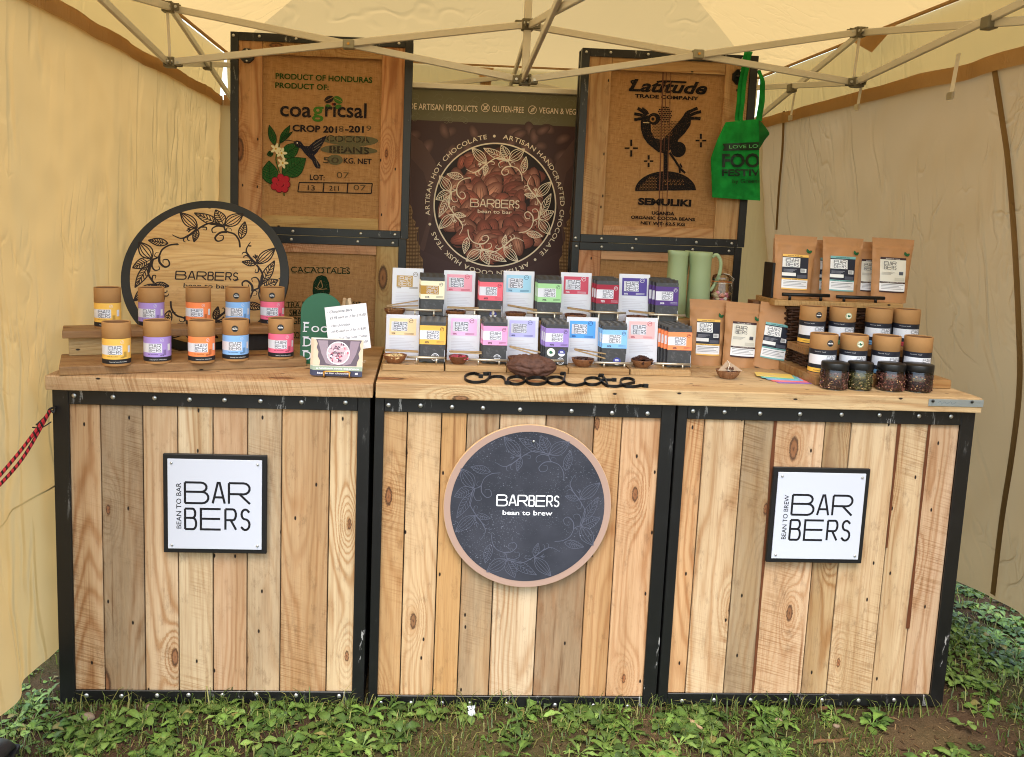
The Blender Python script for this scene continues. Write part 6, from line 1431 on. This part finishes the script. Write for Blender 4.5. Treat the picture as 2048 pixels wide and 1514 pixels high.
px_pouch('kraft pouch with yellow edged label standing on the counter beside the orange bars',1375,1453,600,731,ZT,'yellow',roll=R(1),wb=.86)
px_pouch('kraft pouch with cream and brown label standing behind the teabag bowl',1443,1523,606,735,ZT,'brown',roll=R(3),wb=.86)
px_pouch('kraft pouch with teal edged label leaning to the right on the counter',1504,1582,608,738,ZT,'teal',roll=R(7),yaw=R(-8),wb=.88)

# right stepped stand: boards, wicker trays, rails
A1=atz(1632,762,ZT); zb1=.026; zb2=.075; zb3=.165
t=thing('stepped_stand','three step stand of boards over dark wicker trays on the right','display stand',(1.11,.3,ZT)); o=Vector(t.location)
x0=A1.x; xr=1.372
yb=[.098,.225,.352]
def brd(x0,x1,y0,y1,z0,z1,tn,nm):
    mb=MB(); mb.box(x0,x1,y0,y1,z0,z1,0,tn,'x'); mb.build(nm,M_top if nm!='top_board' else M_fine,t,world=True,bevel=.0025,bseg=2)
A2=aty(1622,690,.225); A3=aty(1545,606,.352); z2=A2.z+.0; z3=A3.z
brd(x0-.035,xr,.098,.50,ZT+.0005,ZT+zb1,T(196,144,82,.2),'board'); 
z2t=1.003; brd(A2.x-.02,xr-.005,.218,.345,z2t-.022,z2t,T(192,140,80,.2),'board')
z3t=aty(1600,598,.40).z; brd(aty(1535,606,.40).x,aty(1788,606,.40).x,.345,.50,z3t-.018,z3t,T(216,162,92,.05),'top_board')
M_wick=plain('dark_wicker',S(66,40,24),.6,0,.35,.3,40)
def wicker(nm,x0,x1,y0,y1,z0,z1):
    mb=MB(); rz=.0045; n=int((z1-z0)/(rz*1.75)); per=2*(x1-x0)+2*(y1-y0)
    for k in range(n):
        z=z0+rz+k*rz*1.75; ph=(k%2)*math.pi; pts=[]; m=int(per/.006)
        for i in range(m+1):
            s=per*i/m; b=.0035*math.sin(s/.024*math.pi+ph)
            if s<x1-x0: p=(x0+s,y0-b)
            elif s<x1-x0+y1-y0: p=(x1+b,y0+s-(x1-x0))
            elif s<2*(x1-x0)+y1-y0: p=(x1-(s-(x1-x0)-(y1-y0)),y1+b)
            else: p=(x0-b,y1-(s-2*(x1-x0)-(y1-y0)))
            pts.append((p[0],p[1],z))
        mb.tube(pts,rz,5,caps=False)
    for i in range(int((x1-x0)/.024)):
        for y in (y0,y1): mb.tube([(x0+.024*i+.012,y,z0),(x0+.024*i+.012,y,z1)],.003,5)
    mb.tube([(x0,y0,z1),(x1,y0,z1),(x1,y1,z1),(x0,y1,z1),(x0,y0,z1)],.006,6)
    mb.build(nm,M_wick,t,world=True)
wicker('wicker_tray',A2.x+.0,xr-.025,.232,.335,ZT+zb1+.001,z2t-.028)
wicker('wicker_tray',aty(1575,620,.37).x,aty(1800,620,.37).x-.02,.362,.49,ZT+zb1+.001,z3t-.025)
for (p0,p1,pv) in ((1565,1659,588.5),(1673,1769,593.5)):
    a=aty(p0,pv,.352); b=aty(p1,pv+1.5,.352); mb=MB(); a-=o; b-=o; b.z=a.z; mb.tube([a,b],.0055,12)
    for f in (.16,.82): mb.tube([(a.x+(b.x-a.x)*f,a.y,z3t-o.z),(a.x+(b.x-a.x)*f,a.y,a.z)],.0045,10)
    mb.build('rail',M_black,t)
mb=MB(); q=aty(1536,560,.44); mb.box(q.x-.004,q.x+.004,.40,.47,z3t,aty(1536,524,.44).z); mb.build('end_plate',M_black,t,world=True,bevel=.001)
mb=MB(); q=aty(1512,601,.50); mb.box(q.x-.02,q.x+.035,.47,.52,q.z-.012,q.z+.002,0,T(150,96,56),'x')
mb.box(q.x+.0,q.x+.016,.485,.505,ZT+.0005,q.z-.0125,0,T(150,96,56),'z'); mb.build('side_arm',M_fine,t,world=True,bevel=.001)
for k,(p0,p1,pt,st,nm) in enumerate(((1541,1627,471,'yellow','yellow edged'),(1624,1705,474,'teal','teal edged'),(1706,1788,475,'brown','cream and brown'))):
    P=px_pouch('kraft pouch with %s label in front on the top board'%nm,p0,p1,pt,598,z3t,st,roll=R(1.5),wb=.84)
    P.location.y=.398
    q=aty((p0+p1)/2-9,598,.442)
    pouch('kraft pouch standing behind the one with %s label on the top board'%nm,(q.x-.004,.442,z3t+.0005),.112,P.get('_h',.185),.022,st,0,R(1),-.05)
TEA=[('yellow',S(240,190,80),'black'),('green',S(70,130,92),'green'),('blue',S(110,160,200),None),('red',S(190,60,70),None)]
fr=[(1616,1675,747,666),(1677,1735,748,667),(1742,1799,750,669),(1804,1864,752,672)]
bk=[(1596,1652,690,608),(1655,1712,690,609),(1726,1786,691,612),(1781,1841,692,614)]
DR=.0755
for row,lst in (('front',fr),('back',bk)):
    for k,((nm,col,stk),(p0,p1,pb,pt)) in enumerate(zip(TEA,lst)):
        if row=='front': y=.145; zz=ZT+zb1+.0004
        else: y=.278; zz=z2t+.0004
        x=(aty(p0,(pb+pt)/2,y).x+aty(p1,(pb+pt)/2,y).x)/2; 
        h=.117
        tube_tin('black labelled tea tube with %s stripe in the %s row on the right'%(nm,row),(x,y,zz),DR,h,col,'tea','tea tubes on the right stand',random.uniform(-.1,.1)-.12,stk)
# spice jars
for k,((p0,p1,pb,pt),c_,nm) in enumerate(zip(((1643,1694,773,722),(1696,1743,774,722),(1756,1807,778,724),(1808,1863,779,726)),(S(96,62,54),S(96,88,52),S(108,64,54),S(84,50,46)),('reddish brown husks, leftmost of the row','greenish brown leaves','warm red brown husks, second from the right','dark brown husks, rightmost of the row'))):
    y=.093 if k<2 else .078; y+=.02-.017; y=.062; a=aty(p0,750,y); b=aty(p1,750,y); r=(b.x-a.x)/2; h=aty((p0+p1)/2,pt+2,y).z-ZT
    t=thing('sample_jar','small glass jar with black lid holding '+nm,'jar',((a.x+b.x)/2,y,ZT+.0005),(0,0,0),'sample jars of loose tea')
    mb=MB(); mb.lathe([(0,0),(r*.86,0),(r*.97,.004),(r,.012),(r,h*.72),(r*.93,h*.78)],(0,0,0),36); mb.build('glass_body',M_glass,t)
    mb=MB(); mb.lathe([(r*.90,h*.745),(r*.99,h*.745),(r*1.0,h*.76),(r*1.0,h*.96),(r*.97,h),(0,h)],(0,0,0),40); mb.build('lid',M_black,t,bevel=.0)
    mb=MB(); mb.lathe([(0,.002),(r*.85,.002),(r*.93,.006),(r*.95,.013),(r*.95,h*.63),(r*.5,h*.67),(0,h*.65)],(0,0,0),36,c=tuple(q*.55 for q in c_[:3]))
    for i in range(520):
        a_=random.uniform(0,6.28); z=random.uniform(.004,h*.65); s=random.uniform(.0012,.0032); f=random.uniform(.5,1.9); M3=Matrix.Rotation(random.random()*6,3,'Z')@Matrix.Rotation(random.random()*3,3,'X')
        cc=tuple(min(.8,x*f) for x in c_[:3]) if random.random()<.9 else S(190,150,110)[:3]
        mb.hexa([Vector((r*.945*math.cos(a_),r*.945*math.sin(a_),z))+M3@Vector((x*s,y_*s*.6,zz*s*.35)) for zz in (-1,1) for x,y_ in ((-1,-1),(1,-1),(1,1),(-1,1))],0,cc)
    mb.build('loose_tea',M_print,t)
# teabag in a bowl
y=.175; a=aty(1432,742,y); b=aty(1480,742,y); t=bowl('olive wood bowl with a pyramid teabag in front of the kraft pouches','bowl',((a.x+b.x)/2,y,ZT+.0005),b.x-a.x,.024,T(178,124,82),S(90,54,40),n=50)
t2=thing('teabag','gauzy pyramid teabag lying in the small bowl','teabag',((a.x+b.x)/2,y,ZT+.021),(0,0,R(10)))
g=G('gauze'); out=g.t.nodes['Material Output']; tr_=g.n('ShaderNodeBsdfTransparent'); mx=g.n('ShaderNodeMixShader'); mx.inputs[0].default_value=.72; g.base(S(186,160,134)); g.t.links.new(tr_.outputs[0],mx.inputs[1]); g.t.links.new(g.b.outputs[0],mx.inputs[2]); g.t.links.new(mx.outputs[0],out.inputs[0])
mb=MB(); w=.072; n=mb.add([(-w*.55,-.012,.004),(w*.56,-.014,.002),(w*.05,.03,.006),(-.002,.004,.031)])
for f in ((0,1,3),(1,2,3),(2,0,3),(0,2,1)): mb.face([n+i for i in f])
bm_o=mb.build('gauze_pyramid',g.m,t2)
mb=MB(); chunks(mb,.018,.006,40,S(96,56,40),.005,.006); mb.build('tea_leaves',M_print,t2)
mb=MB(); mb.tube(cat([(-.002,.004,.031),(-.004,-.012,.022),(-.012,-.02,.008),(-.004,-.024,.004)],5),.0007,5); mb.build('string',M_strap,t2)
# fan of coloured cards
for k,(c_,nm) in enumerate(((S(226,196,100),'yellow'),(S(110,190,186),'turquoise'),(S(130,170,214),'pale blue'),(S(236,120,120),'coral'),(S(150,110,190),'purple'))):
    a=atz(1497+10*k,743+4.2*k,ZT); 
    t=thing('flavour_card','%s card in the little fan of cards on the counter'%nm,'card',(.905+.006*k,.215-.016*k,ZT+.0006+.0011*(4-k)),(0,0,R(-16+4.5*k)),'fan of coloured cards')
    mb=MB(); mb.box(-.052,.052,-.033,.033,0,.0008); mb.build('card',plain('card_'+nm.replace(' ','_'),c_,.5),t)
    P=Print(lambda u,v,l:(u,v,.0008+l)); P.line([(-.045,.01-.02),(.02,.01-.02)],.0016,WHITE); P.line([(-.045,-.017),(.0,-.017)],.0014,WHITE); P.build('print',t)
